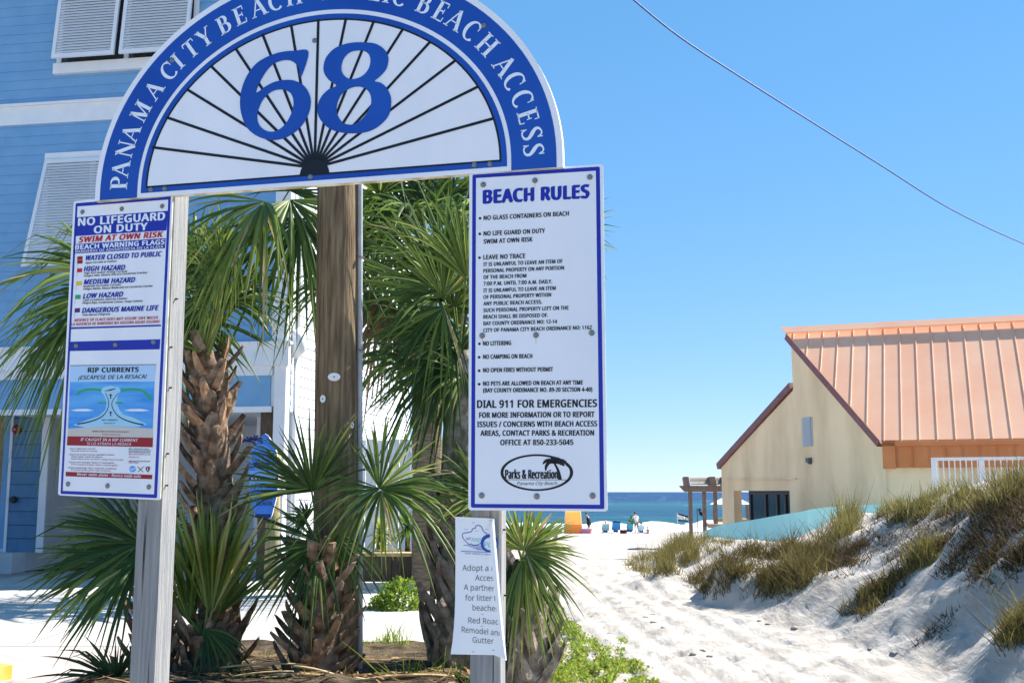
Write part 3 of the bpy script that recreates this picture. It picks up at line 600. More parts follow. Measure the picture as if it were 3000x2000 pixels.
# ================================================================== ground, water, buildings
def lerp(a, b, t): return a + (b - a) * t
def interp(tab, x):
    if x <= tab[0][0]: return tab[0][1:]
    for p, q in zip(tab, tab[1:]):
        if x <= q[0]:
            t = (x - p[0]) / (q[0] - p[0]); t = t * t * (3 - 2 * t); return tuple(lerp(a, b, t) for a, b in zip(p[1:], q[1:]))
    return tab[-1][1:]
def sstep(a, b, x):
    t = max(0.0, min(1.0, (x - a) / (b - a))); return t * t * (3 - 2 * t)
TOE = [(6, 4.0), (10.7, 3.65), (13.0, 3.5), (15.0, 3.1), (16.6, 2.75), (18.5, 3.05), (20.5, 2.95), (23.0, 2.75), (25.5, 2.55), (28.5, 3.0), (31, 4.5)]
CREST = [(6, 6.0, 1.72), (12.0, 6.05, 1.78), (15.0, 6.6, 1.72), (18.0, 6.9, 1.60), (19.5, 7.05, 1.40), (21.3, 7.06, 1.14), (23.2, 6.5, 0.66), (24.6, 5.3, 0.52), (26.2, 4.7, 0.60), (28.5, 4.5, 0.60), (31, 5.4, 0.2)]
TRACKS = [(0.55, 0.10), (0.95, 0.08), (1.35, 0.07), (1.75, 0.10), (2.15, 0.08), (2.6, 0.09), (3.0, 0.07)]
CABLE_SH = [P(2693, 1745, 12.9), P(2640, 1800, 12.4), P(2560, 1860, 12.0), P(2470, 1910, 11.2), P(2360, 1937, 10.9)]
def ground(x, y):
    z = 0.0 if y < 22 else -(y - 22) * 0.0256
    if y > 105: z -= (y - 105) * 0.03
    if y < 34 and x > 1.5:
        tx, = interp(TOE, y); cx, cz = interp(CREST, y)
        if x > tx:
            t = (x - tx) / max(0.6, cx - tx)
            face = sstep(0, 1, t) * 0.55 + min(1, t) ** 1.15 * 0.45
            k = math.exp(-((y - 17.6) / 1.5) ** 2)               # undercut, steep bank
            steep = sstep(0.03, 0.12, t) * 0.44 + 0.56 * min(1, t) ** 2.4
            z += cz * lerp(face, steep, k)
            if t > 1: z -= (t - 1) * 0.15
        q = sstep(tx - 0.6, tx + 1.2, x) * sstep(34, 30, y)
        z += q * (mnoise.noise((x * 0.9, y * 0.9, 0)) * 0.20 + mnoise.noise((x * 2.3, y * 2.3, 3)) * 0.085 + mnoise.noise((x * 6, y * 6, 5)) * 0.026)
        # small spur whose shadow reaches into the path
        z += 0.30 * math.exp(-((x - 2.75) / 0.55) ** 2 - ((y - 19.6) / 0.9) ** 2)
    if x > -0.6 and y < 60:
        w = sstep(-0.6, 0.1, x)
        z += w * (mnoise.noise((x * 1.3, y * 0.5, 9)) * 0.035 + mnoise.noise((x * 5, y * 3, 2)) * 0.016)
        for tx_, wd in TRACKS:
            xx = tx_ + (y - 12) * -0.075 + 0.08 * math.sin(y * 0.45 + tx_ * 3)
            z -= w * 0.075 * math.exp(-((x - xx) / wd) ** 2) * (0.6 + 0.4 * mnoise.noise((y * 0.8, tx_, 1)))
    if x < -0.25 and 7.5 < y < 12.2 and x > -3.6:   # low planting bed
        z += 0.05 * sstep(-0.25, -0.6, x) * sstep(-3.6, -3.2, x) * sstep(12.2, 11.6, y)
    return z
def hit(u, v, zo=0.0):
    r = ray(u, v); o = Vector((0, 0, CH)); k = 5.0; st = 0.25
    while k < 400:
        p = o + r * k
        if p.z < ground(p.x, p.y) + zo:
            a, b = k - st, k
            for _ in range(14):
                m = (a + b) / 2; p = o + r * m
                if p.z < ground(p.x, p.y) + zo: b = m
                else: a = m
            p = o + r * b; return Vector((p.x, p.y, ground(p.x, p.y)))
        st = 0.12 if k < 40 else 0.8; k += st
    return None

FEET = {}
_fr = random.Random(77)
for _ in range(420):
    y = _fr.uniform(8.5, 30); tx, = interp(TOE, y); x = _fr.uniform(-0.1, tx + 0.9) if _fr.random() < .8 else _fr.uniform(tx, tx + 2.5)
    FEET.setdefault((int(x), int(y)), []).append((x, y, _fr.uniform(.015, .05), _fr.uniform(.07, .13)))
_g0 = ground
def ground(x, y):
    z = _g0(x, y)
    if -1 < x < 8 and 8 < y < 31:
        for i in (-1, 0, 1):
            for j in (-1, 0, 1):
                for fx, fy, d, rd in FEET.get((int(x) + i, int(y) + j), ()):
                    q = ((x - fx) ** 2 + (y - fy) ** 2 * .5) / (rd * rd)
                    if q < 6: z += d * (.55 * math.exp(-(q - 1.8) ** 2) - math.exp(-q))
    return z

# sand sheet: fine near the path and dune, coarse farther off
def spaced(segs):
    o = []
    for a, b, st in segs:
        n = max(1, round((b - a) / st)); o += [a + (b - a) * i / n for i in range(n)]
    o.append(segs[-1][1]); return o
xs = spaced([(-2500, -200, 600), (-200, -30, 30), (-30, -4, 3), (-4, -0.6, 0.4), (-0.6, 8.4, 0.07), (8.4, 14, 0.5), (14, 60, 6), (60, 300, 40), (300, 2500, 700)])
ys = spaced([(-60, 0, 12), (0, 7.5, 1.5), (7.5, 24, 0.06), (24, 34, 0.14), (34, 60, 1.0), (60, 104, 2.5), (104, 130, 3), (130, 400, 90)])
mb = MB(); nx = len(xs)
for y in ys:
    for x in xs: mb.v.append((x, y, ground(x, y))); mb.t.append(0.5)
for j in range(len(ys) - 1):
    for i in range(nx - 1): a = j * nx + i; mb.f.append((a, a + 1, a + nx + 1, a + nx)); mb.m.append(0)
def sandmat():
    m = mat('sand_white', (0.34, 0.305, 0.27), (0.47, 0.435, 0.40), 1.6, 0.95, 0.08, detail=10)
    n = m.node_tree.nodes; l = m.node_tree.links; b = n["Principled BSDF"]
    tc = n["Texture Coordinate"]
    h = []
    for sc, de, st, stretch in ((5.5, 5, 0.55, (1, 0.4, 1)), (16, 4, 0.5, (1, 0.35, 1)), (60, 4, 0.4, (1, 1, 1)), (240, 2, 0.3, (1, 1, 1))):
        mp = n.new("ShaderNodeMapping"); mp.inputs["Scale"].default_value = stretch; no = n.new("ShaderNodeTexNoise"); no.inputs["Scale"].default_value = sc; no.inputs["Detail"].default_value = de
        l.new(tc.outputs["Object"], mp.inputs[0]); l.new(mp.outputs[0], no.inputs["Vector"]); h.append((no, st, sc))
    prev = None
    for no, st, sc in h:
        bp = n.new("ShaderNodeBump"); bp.inputs["Strength"].default_value = st; bp.inputs["Distance"].default_value = 0.06 if sc < 10 else 0.03 if sc < 20 else 0.01
        l.new(no.outputs[0], bp.inputs["Height"])
        if prev: l.new(prev.outputs[0], bp.inputs["Normal"])
        prev = bp
    l.new(prev.outputs[0], b.inputs["Normal"]); return m
M['sand'] = sandmat()
tag(mb.build("sand", M['sand'], None, True), "white beach sand with the dune and the worn path", None, None, 'structure')

# sea
SEAZ = -2.3
def seamat():
    m = bpy.data.materials.new('sea_water'); m.use_nodes = True; n = m.node_tree.nodes; l = m.node_tree.links; b = n["Principled BSDF"]
    b.inputs["Roughness"].default_value = 0.35; b.inputs["Specular IOR Level"].default_value = 0.12
    tc = n.new("ShaderNodeTexCoord"); sx = n.new("ShaderNodeSeparateXYZ"); l.new(tc.outputs["Object"], sx.inputs[0])
    no = n.new("ShaderNodeTexNoise"); no.inputs["Scale"].default_value = 0.03; mp = n.new("ShaderNodeMapping"); mp.inputs["Scale"].default_value = (0.6, 1.0, 1)
    l.new(tc.outputs["Object"], mp.inputs[0]); l.new(mp.outputs[0], no.inputs["Vector"])
    # colour follows the water's depth out from the shore (bar, trough, deep water)
    ad = n.new("ShaderNodeMath"); ad.operation = 'MULTIPLY_ADD'; ad.inputs[1].default_value = 60; l.new(no.outputs[0], ad.inputs[0]); l.new(sx.outputs[1], ad.inputs[2])
    lg = n.new("ShaderNodeMath"); lg.operation = 'LOGARITHM'; lg.inputs[1].default_value = 10; l.new(ad.outputs[0], lg.inputs[0])
    mr = n.new("ShaderNodeMapRange"); mr.inputs[1].default_value = 2.0; mr.inputs[2].default_value = 3.6; l.new(lg.outputs[0], mr.inputs[0])
    cr = n.new("ShaderNodeValToRGB"); e = cr.color_ramp.elements
    e[0].position = 0.0; e[0].color = (0.07, 0.24, 0.24, 1); e[1].position = 1.0; e[1].color = (0.0036, 0.0259, 0.0936, 1)
    for p, c in ((0.14, (0.016, 0.085, 0.105)), (0.25, (0.0065, 0.0446, 0.0900)), (0.36, (0.0166, 0.0900, 0.1080)), (0.46, (0.0058, 0.0346, 0.0922)), (0.7, (0.0036, 0.0274, 0.0922))):
        q = e.new(p); q.color = (*c, 1)
    l.new(mr.outputs[0], cr.inputs[0])
    # scattered whitecaps
    n2 = n.new("ShaderNodeTexNoise"); n2.inputs["Scale"].default_value = 0.16; n2.inputs["Detail"].default_value = 5; mp2 = n.new("ShaderNodeMapping"); mp2.inputs["Scale"].default_value = (0.8, 0.5, 1)
    l.new(tc.outputs["Object"], mp2.inputs[0]); l.new(mp2.outputs[0], n2.inputs["Vector"]); th = n.new("ShaderNodeMapRange"); th.inputs[1].default_value = 0.66; th.inputs[2].default_value = 0.71; l.new(n2.outputs[0], th.inputs[0])
    mx = n.new("ShaderNodeMix"); mx.data_type = 'RGBA'; l.new(th.outputs[0], mx.inputs[0]); l.new(cr.outputs[0], mx.inputs[6]); mx.inputs[7].default_value = (0.7, 0.78, 0.82, 1); l.new(mx.outputs[2], b.inputs["Base Color"])
    wv = n.new("ShaderNodeTexNoise"); wv.inputs["Scale"].default_value = 0.5; wv.inputs["Detail"].default_value = 5; mp3 = n.new("ShaderNodeMapping"); mp3.inputs["Scale"].default_value = (0.35, 1.0, 1)
    l.new(tc.outputs["Object"], mp3.inputs[0]); l.new(mp3.outputs[0], wv.inputs["Vector"]); bp = n.new("ShaderNodeBump"); bp.inputs["Strength"].default_value = 1.0; bp.inputs["Distance"].default_value = 0.9
    l.new(wv.outputs[0], bp.inputs["Height"]); l.new(bp.outputs[0], b.inputs["Normal"]); return m
mb = MB(); wy = [100 + i * 1.5 for i in range(70)] + [205 * 1.09 ** i for i in range(52)]
wx = [-9000, -2500, -700, -200] + [-60 + i * 4.0 for i in range(46)] + [250, 700, 2500, 9000]; nx = len(wx)
def seaz(x, y):
    z = SEAZ
    if y < 330:
        for y0, a, w in ((137, 0.55, 2.4), (158, 0.45, 3.0), (186, 0.5, 4.0), (232, 0.5, 6), (290, 0.5, 8)):
            d = y - y0 - 3 * mnoise.noise((x * 0.03, y0, 0)); z += a * math.exp(-(d / w) ** 2) * (0.6 + 0.5 * mnoise.noise((x * 0.02, y0, 4)))
    return z
for y in wy:
    for x in wx: mb.v.append((x, y, seaz(x, y))); mb.t.append(.5)
for j in range(len(wy) - 1):
    for i in range(nx - 1): a = j * nx + i; mb.f.append((a, a + 1, a + nx + 1, a + nx)); mb.m.append(0)
tag(mb.build("sea", seamat(), None, True), "blue green sea with low waves", None, None, 'structure')
# breaking surf: rolls of foam
mb = MB(); M['foam'] = mat('foam', (0.78, 0.82, 0.84), (0.88, 0.90, 0.91), 0.6, 0.9, 0.1, 1.0, 2.5)
for y0, hgt, wdt, x0, x1 in ((106, 0.16, 3.6, -60, 120), (113, 0.42, 2.6, -60, 120), (120, 0.85, 1.7, -60, 120), (128, 0.5, 1.0, 20, 60), (127, 0.45, 0.9, -14, 6)):
    n = int((x1 - x0) / 1.1); b = len(mb.v); prof = [(-1, 0), (-.6, .55), (-.15, .95), (.25, 1), (.7, .5), (1, -0.1)]
    for i in range(n + 1):
        x = x0 + (x1 - x0) * i / n; hh = hgt * (0.75 + 0.55 * mnoise.noise((x * 0.35, y0, 2)) + 0.25 * mnoise.noise((x * 1.2, y0, 6))); ww = wdt * (1 + 0.5 * mnoise.noise((x * 0.2, y0, 8))); yc = y0 + 1.2 * mnoise.noise((x * 0.12, y0, 5))
        for a, c in prof: mb.v.append((x, yc + a * ww, SEAZ - 0.03 + max(0.0, hh) * c)); mb.t.append(.5)
    for i in range(n):
        for j in range(5): q = b + i * 6 + j; mb.f.append((q, q + 6, q + 7, q + 1)); mb.m.append(0)
tag(mb.build("surf", M['foam'], None, True), "white breaking surf along the shore", None, None, 'stuff')

# paved yard
def bedz(x, y):
    e = max(0, min(1, (x + 3.5) / .15, (-0.2 - x) / .25, (11.9 - y) / .15))
    return ground(x, y) + 0.012 + 0.05 * e + e * .15 * math.exp(-((y - 8.55) / .55) ** 2) * (.8 + .5 * mnoise.noise((x * 1.7, y, 3)))
def slab(name, pts, z, th, m, label):
    mb = MB(); k = len(pts); top = [(x, y, z) for x, y in pts]; bot = [(x, y, z - th) for x, y in pts]
    mb.add(top + bot, [tuple(range(k)), tuple(reversed(range(k, 2 * k)))] + [(i + k, (i + 1) % k + k, (i + 1) % k, i) for i in range(k)])
    return tag(mb.build(name, m), label, None, None, 'structure')
slab("driveway", [(-9.5, 11.9), (-0.35, 11.9), (-0.55, 15.4), (-1.1, 15.9), (-1.3, 21.6), (-9.5, 23)], 0.034, 0.2, M['concrete'], "pale concrete driveway")
slab("pavement", [(-14, 5), (-3.55, 5), (-3.3, 11.9), (-9.5, 11.9), (-9.5, 23), (-14, 24)], 0.030, 0.2, M['paver'], "pinkish paved forecourt")
bed = []
mb = MB(); bx = [-3.5 + 3.3 * i / 40 for i in range(41)]; by = [7.6 + 4.3 * i / 46 for i in range(47)]
for y in by:
    for x in bx:
        e = min(1, (x + 3.5) / .15, (-0.2 - x) / .25, (11.9 - y) / .15); e = max(0, e)
        mb.v.append((x, y, ground(x, y) + 0.012 + 0.05 * e + e * 0.035 * mnoise.noise((x * 4, y * 4, 1)) + e * .15 * math.exp(-((y - 8.55) / .55) ** 2) * (.8 + .5 * mnoise.noise((x * 1.7, y, 3))))); mb.t.append(.5)
for j in range(46):
    for i in range(40): a = j * 41 + i; mb.f.append((a, a + 1, a + 42, a + 41)); mb.m.append(0)
tag(mb.build("soil_bed", M['soil'], None, True), "dark planting bed under the palms", None, None, 'structure')
kf = Frame((-4.5, 9.75), 32); mb = MB()
mb.fbox(kf, -3.5, 0.05, 0.03, 0.15, 0, -0.16)
tag(mb.build("kerb", M['kerb_yellow']), "yellow painted kerb", None, None, 'structure')
jm = mat('joint', (0.30, 0.29, 0.28), None, 1, 0.9); mb = MB()
for y in (13.2, 16.6): mb.add([(-9.4, y, 0.0385), (-0.5, y - 0.05, 0.0385), (-0.5, y - 0.035, 0.0385), (-9.4, y + 0.015, 0.0385)], [(0, 1, 2, 3)])
for x in (-2.6, -5.2): mb.add([(x, 12.0, 0.0386), (x + 0.015, 12.0, 0.0386), (x + 0.015 - .25, 21.5, 0.0386), (x - .25, 21.5, 0.0386)], [(0, 1, 2, 3)])
tag(mb.build("driveway_joints", jm), "tooled joints in the driveway", None, None, 'structure')

# ------------------------------------------------------------------ blue house
HF = Frame(P(830, 1300, 20.6), 9.3); hs = Frame((HF.o.x, HF.o.y), 9.3 - 90)   # side wall runs away from the corner
house = thing("blue_house", "tall pale blue clapboard beach house with white shutters and trim", "house", tuple(HF.pt(-4, 0, -3)))
LAP = 0.20
def clapboard(mb, fr, s0, s1, z0, z1, off=0.0, th=0.02):
    z = z0
    while z < z1 - 1e-6:
        e = min(z + LAP, z1)
        mb.add([fr.pt(s0, z, off + th), fr.pt(s1, z, off + th), fr.pt(s1, e, off + 0.003), fr.pt(s0, e, off + 0.003), fr.pt(s0, z, off), fr.pt(s1, z, off)], [(0, 1, 2, 3), (4, 5, 1, 0)])
        z = e
def hz_(v, u=700): return HF.px(u, v)[1]
zb0, zb1 = hz_(1075, 700), hz_(1012, 700)          # lower belt
mb = MB(); clapboard(mb, HF, -14, -0.28, zb1, 12.6); mb.build("front_wall", M['house_blue'], house)
mb = MB(); clapboard(mb, hs, 0.16, 9.3, 0.3, 12.6); mb.build("side_wall", M['house_sunlit'], house)
mb = MB()                                            # body behind the boards, with the recessed lower storey
mb.fbox(HF, -14, -0.02, 3.25, 12.6, -0.002, -9.2); mb.fbox(HF, -14, -5.9, 0.05, 3.25, -1.2, -9.2); mb.fbox(HF, -1.2, -0.02, 0.05, 3.25, -1.6, -9.2)
mb.build("house_core", M['house_pale'], house)
mb = MB(); clapboard(mb, Frame(HF.pt(0, 0, -1.2)[:2], 9.3), -14, -5.9, 0.5, 3.24); mb.build("lower_front_wall", M['house_blue'], house)
mb = MB(); fr2 = Frame(HF.pt(0, 0, -4.6)[:2], 9.3); clapboard(mb, fr2, -5.9, -1.2, 0.05, 3.2); mb.build("carport_back_wall", M['house_pale'], house)
mb = MB(); mb.fbox(HF, -5.9, -0.25, 3.17, 3.246, -0.02, -4.6); mb.build("carport_ceiling", M['trim'], house)
tb = MB()
tb.fbox(HF, -14, -0.281, hz_(350, 365), hz_(297, 365), 0.05, 0.003)        # upper belt
tb.fbox(HF, -14, -0.281, hz_(297, 365), hz_(289, 365), 0.10, 0.003)
tb.build("upper_belt_trim", M['trim'], house)
tb = MB(); tb.fbox(HF, -14, 0.10, zb0, zb1, 0.12, 0.003); tb.fbox(HF, -14, 0.14, zb1, zb1 + 0.05, 0.17, 0.003); tb.build("lower_belt_trim", M['trim'], house)
tb = MB(); tb.fbox(HF, -14, -0.28, 3.25, zb0 - 0.17, 0.03, 0.003); tb.build("fascia_panel", M['house_blue'], house)
tb = MB(); tb.fbox(HF, -14, -0.24, zb0 - 0.17, zb0, 0.05, 0.003); tb.fbox(HF, -14, -0.24, 3.14, 3.25, 0.05, 0.003); tb.build("fascia_trim", M['trim'], house)
tb = MB(); tb.fbox(HF, -0.28, 0.03, zb1 + 0.05, 12.6, 0.035, 0.003); tb.fbox(hs, -0.003, 0.16, 0.1, 12.6, 0.036, 0.002); tb.fbox(HF, -0.20, 0.03, 0.1, zb0, 0.036, 0.003)
tb.build("corner_boards", M['trim'], house)
# downspout with its elbow at the corner
tb = MB(); q = hs.pt(0.30, 0, 0.10)
tb.tube([(q.x, q.y, 0.3), (q.x, q.y, zb1 - 0.15)], 0.05, 8); tb.tube([(q.x, q.y, zb1 + 0.25), (q.x, q.y, 12)], 0.05, 8)
tb.tube([(q.x - .05, q.y, zb1 - 0.2), (q.x + 0.06, q.y - 0.05, zb1 - 0.05), (q.x + 0.06, q.y - 0.05, zb1 + 0.15), (q.x, q.y, zb1 + 0.3)], [0.09, 0.14, 0.15, 0.09], 10)
tb.build("downspout", M['trim'], house, True)
# roof
rb = MB(); e0 = [HF.pt(-14.5, 12.6, 0.5), HF.pt(0.6, 12.6, 0.5), HF.pt(0.6, 12.6, -9.7), HF.pt(-14.5, 12.6, -9.7)]
rb.add(e0 + [HF.pt(-10, 14.6, -4.6), HF.pt(-4, 14.6, -4.6)], [(0, 1, 5, 4), (1, 2, 5), (2, 3, 4, 5), (3, 0, 4), (3, 2, 1, 0)]); rb.build("roof", M['shingle'], house)
# windows with louvred storm shutters propped open
def shutter(win, fr, s0, s1, z0, z1, tilt, base=0.08):
    fm = MB()
    def q(s, z, o):                                 # hinge at the top, foot swung out
        a = (z1 - z); return fr.pt(s, z1 - a * math.cos(tilt) + o * math.sin(tilt) * 0, base + a * math.sin(tilt) + o)
    def bar(a, b, c, d, o0, o1): fm.hexa([q(a, c, o1), q(b, c, o1), q(b, c, o0), q(a, c, o0), q(a, d, o1), q(b, d, o1), q(b, d, o0), q(a, d, o0)])
    w = 0.075
    bar(s0, s0 + w, z0, z1, 0, 0.05); bar(s1 - w, s1, z0, z1, 0, 0.05); bar(s0 + w, s1 - w, z0, z0 + w * 1.2, 0, 0.05); bar(s0 + w, s1 - w, z1 - w * 1.2, z1, 0, 0.05)
    sh = fm.build("shutter", M['trim'], win)
    lm = MB(); z = z0 + w * 1.2 + 0.02; pit = 0.062
    while z < z1 - w * 1.2 - 0.03:
        lm.add([q(s0 + w, z, 0.044), q(s1 - w, z, 0.044), q(s1 - w, z + pit * .95, 0.010), q(s0 + w, z + pit * .95, 0.010), q(s0 + w, z - 0.006, 0.040), q(s1 - w, z - 0.006, 0.040)], [(0, 1, 2, 3), (4, 5, 1, 0)])
        z += pit
    lm.build("louvres", M['trim'], sh)
def window(label, s0, s1, z0, z1, shut, tilt, fr=HF, sill=True, drop=0.06):
    g = MB(); g.fbox(fr, s0, s1, z0, z1, 0.03, 0.021); w = g.build("window", M['glass'], house); w["label"] = label
    f = MB(); c = 0.10
    f.fbox(fr, s0 - c, s0, z0, z1, 0.07, 0.018); f.fbox(fr, s1, s1 + c, z0, z1, 0.07, 0.018); f.fbox(fr, s0 - c, s1 + c, z1, z1 + c * 1.3, 0.075, 0.018)
    f.fbox(fr, (s0 + s1) / 2 - 0.05, (s0 + s1) / 2 + 0.05, z0, z1, 0.06, 0.03); f.build("window_frame", M['trim'], w)
    if sill: b = MB(); b.fbox(fr, s0 - c - .04, s1 + c + .04, z0 - 0.22, z0, 0.12, 0.018); b.build("sill", M['trim'], w)
    for a, b_ in shut: shutter(w, fr, a, b_, z0 + drop - (0.06 if drop > 0 else 0), z1 - 0.02, tilt, 0.08)
s0, zt = HF.px(172, 168); s1, _ = HF.px(560, 168)
a1, _ = HF.px(366, 160); zw0 = HF.px(366, 182)[1]
window("upper shuttered window pair", s0 + 0.1, s1 + 0.05, zw0 + 0.02, zw0 + 2.25, [(s0 + .06, a1 - 0.05), (a1 + 0.06, s1 + .08)], R(6))
s0, zt = HF.px(150, 470); s1 = s0 + 1.9
window("lower shuttered window", s0, s1, zt - 1.95, zt, [(s0 - 0.06, s1 + 0.06)], R(14), HF, True, -0.45)
# side windows
mid = []
for u in (1112, 1170):
    sa, za = hs.px(u, 1060); sb, zb_ = hs.px(u + 16, 980)
    window("narrow window in the bright side wall", sa, sa + 0.85, za, za + 1.7, [], 0, hs, True)
# entry on the left
EF = Frame(HF.pt(0, 0, -1.2)[:2], 9.3); sA, z0e = EF.px(22, 1616); sB, z1e = EF.px(134, 1185)
d = MB(); d.fbox(EF, sA, sB, z0e, z1e, 0.05, 0.022); door = d.build("entry_door", M['door_blue'], house)
g = MB()
for i in range(1, 11): zz = lerp(z0e, z1e, i / 11); g.fbox(EF, sA, sB, zz - .006, zz + .006, 0.054, 0.05)
g.build("panel_grooves", M['dark'], door)
g = MB(); s, z = EF.px(50, 1463); c = EF.pt(s, z, 0.05); g.tube([c, c + EF.n * 0.07], 0.05, 14); g.tube([c + EF.n * 0.07, c + EF.n * 0.12], [0.075, 0.06], 14); g.build("door_knob", M['dark'], door)
g = MB(); g.fbox(EF, sB, sB + 0.16, z0e, z1e, 0.07, 0.02); g.fbox(EF, sA - 0.06, sA, z0e, z1e, 0.07, 0.02); g.fbox(EF, sA - .06, sB + .16, z1e, z1e + 0.2, 0.075, 0.02); g.build("door_frame", M['trim'], house)
g = MB(); g.fbox(EF, -14, -5.9, 0.02, z0e, 0.5, 0.02); g.build("entry_step", M['house_pale'], house)
s, z = EF.px(55, 1258)
bell = thing("fire_bell", "round red alarm bell on the house wall above the blue door", "alarm bell", tuple(EF.pt(s, z, 0.055)))
g = MB(); c = EF.pt(s, z, 0.055); g.tube([c, c + EF.n * 0.03, c + EF.n * 0.06, c + EF.n * 0.075], [0.10, 0.10, 0.075, 0.02], 16); g.build("gong", M['darkred'], bell, True)
g = MB(); g.tube([c + EF.n * 0.074, c + EF.n * 0.09], 0.025, 10); g.build("hub_nut", M['screw'], bell)
# posts of the carport
s, _ = EF.px(8, 1500); g = MB(); g.fbox(HF, HF.px(-60, 1400)[0], HF.px(-32, 1400)[0], 0.02, 3.2, -0.1, -0.4); g.build("tan_column", M['tan'], house)
sA, _ = HF.px(757, 1240); sB, _ = HF.px(820, 1240); g = MB(); g.fbox(HF, sA, sB, 0.02, 3.17, -0.1, -0.5); g.build("brown_column", M['brown_wood'], house)
g = MB(); g.fbox(HF, sB + 0.02, sB + 0.16, 0.02, 3.17, -0.3, -0.42); g.build("carport_jamb", M['trim'], house)

# board fence between house and dune, raised timber planter
FF = Frame(P(1140, 1500, 22.0), 6); s0, z1 = FF.px(1040, 1288); s1, _ = FF.px(1250, 1288)
bf = thing("board_fence", "pale grey fence of upright boards beside the house wall", "fence", tuple(FF.pt((s0 + s1) / 2, 0)))
g = MB(); n = 9
for i in range(n): a = lerp(s0, s1 + .6, i / n); b = lerp(s0, s1 + .6, (i + 1) / n); g.fbox(FF, a + .006, b - .006, 0.05, z1 + 0.015 * math.sin(i * 2.3), 0.0, -0.022)
g.build("boards", M['fence_grey'], bf); g = MB()
for z in (0.5, 1.6, z1 - .3): g.fbox(FF, s0, s1 + .6, z - .05, z + .05, -0.024, -0.07)
g.build("rails", M['fence_grey'], bf)
PF = Frame(P(1140, 1690, 19.0), 4); s0, zt = PF.px(1035, 1618); s1, _ = PF.px(1262, 1618)
tp = thing("timber_planter", "raised dark timber bed with a pale cap in front of the board fence", "planter", tuple(PF.pt((s0 + s1) / 2, 0)))
g = MB(); n = 8
for i in range(n): a = lerp(s0, s1, i / n); b = lerp(s0, s1, (i + 1) / n); g.fbox(PF, a + .004, b - .004, 0.02, zt - 0.06, rng.uniform(0, .02), -0.08)
g.build("timber_front", M['brown_wood'], tp)
g = MB(); g.fbox(PF, s0 - .05, s1 + .05, zt - 0.06, zt, 0.05, -0.34); g.build("cap", M['dead'], tp)
g = MB(); g.fbox(PF, s0, s1, 0.02, zt - 0.065, -0.085, -1.8); g.build("soil_fill", M['soil'], tp)
CF = Frame(P(1150, 1702, 19.2), 4); g = MB(); g.fbox(CF, -1.3, 1.0, 0.03, 0.16, 0.75, 0.55)
tag(g.build("kerb", M['concrete']), "low concrete kerb before the planter", None, None, 'structure')

# ------------------------------------------------------------------ beach building with the copper roof
N_ = P(2590, 1290, 30.0); GB = Frame((N_.x, N_.y), 75); FB = Frame((N_.x, N_.y), 21)
bb = thing("beach_building", "cream stucco beach building with a steep orange metal roof", "building", (N_.x + 2, N_.y + 3, 0))
def gp(u, v): return GB.px(u, v)
se, ze = gp(2590, 1290); sr, zr = gp(2316, 978); sk, zk = gp(2323, 1143); sf, zf = gp(2113, 1367)
base = -0.9; hs0, hz1 = gp(2150, 1437); hs1, _ = gp(2313, 1437)
pillar0, _ = gp(2150, 1450)
# gable wall: a thick sheet with the porch opening cut in it
loop = [(se, base), (se, ze), (sr, zr), (sk, zk), (sf, zf), (sf, base), (pillar0, base), (pillar0, hz1), (hs1, hz1), (hs1, base)]
vs_, fs = fill2d([loop]); g = MB(); k = len(vs_)
g.add([GB.pt(x, y, 0) for x, y in vs_], fs); g.add([GB.pt(x, y, -0.3) for x, y in vs_], [tuple(reversed(f)) for f in fs])
g.add([GB.pt(x, y, o) for o in (0, -0.3) for x, y in loop], [(i, i + 10, (i + 1) % 10 + 10, (i + 1) % 10) for i in range(10)])
g.build("gable_wall", M['stucco'], bb)
def fpt(s, z, o=0): return FB.pt(s, z, o)
zp = FB.px(2600, 1370)[1]
g = MB(); g.fbox(FB, 0.02, 11, base, zp, -0.06, -0.35); g.build("front_wall", M['stucco'], bb)
g = MB(); g.fbox(FB, -0.02, 11, zp, ze - 0.02, 0.10, -0.3); fas = g.build("fascia", M['copper_panel'], bb)
g = MB(); g.fbox(FB, -0.05, 0.28, zp - .03, ze, 0.17, 0.102); g.fbox(FB, -0.05, 11, ze - 0.16, ze, 0.17, 0.102)
for i in range(1, 24): g.fbox(FB, 0.28 + i * 0.42, 0.30 + i * 0.42, zp, ze - .16, 0.125, 0.102)
g.build("fascia_battens", M['copper_panel'], fas)
e = FB.d
Ea = GB.pt(se, ze, 0.16) + Vector((0, 0, 0.03)); Ra = GB.pt(sr, zr, 0.16) + Vector((0, 0, 0.03)); slope = (Ra - Ea); Ea = Ea - slope * 0.02
un = slope.cross(e).normalized(); un = un if un.z > 0 else -un
g = MB(); L = 11.5; th = 0.09
pts = [Ea, Ea + e * L, Ra + e * L, Ra]; g.hexa([p - un * th for p in pts] + pts)
roof = g.build("roof", M['copper'], bb)
g = MB(); sp = 0.455
fall = e.cross(un).normalized(); fall = fall if fall.z < 0 else -fall       # straight down the slope
dE = Ea - Ra; s_e = dE.dot(e); f_e = dE.dot(fall); s = 0.25
def seam(s, w, hh, lift):
    f = f_e if s >= s_e else f_e * s / s_e
    if f < 0.1: return
    p1 = Ra + e * s + un * 0.002; p0 = p1 + fall * f; ww = e * w; h2 = un * hh
    g.hexa([p0 - ww, p0 + ww, p1 + ww, p1 - ww, p0 - ww * .6 + h2, p0 + ww * .6 + h2, p1 + ww * .6 + h2, p1 - ww * .6 + h2])
while s < L:
    seam(s, 0.018, 0.022, 0)
    s += sp
g.build("standing_seams", M['copper'], roof)
g = MB(); a = Ra + un * 0.10; b = a + e * L; x = un * 0.05; y = (slope.normalized()) * 0.22
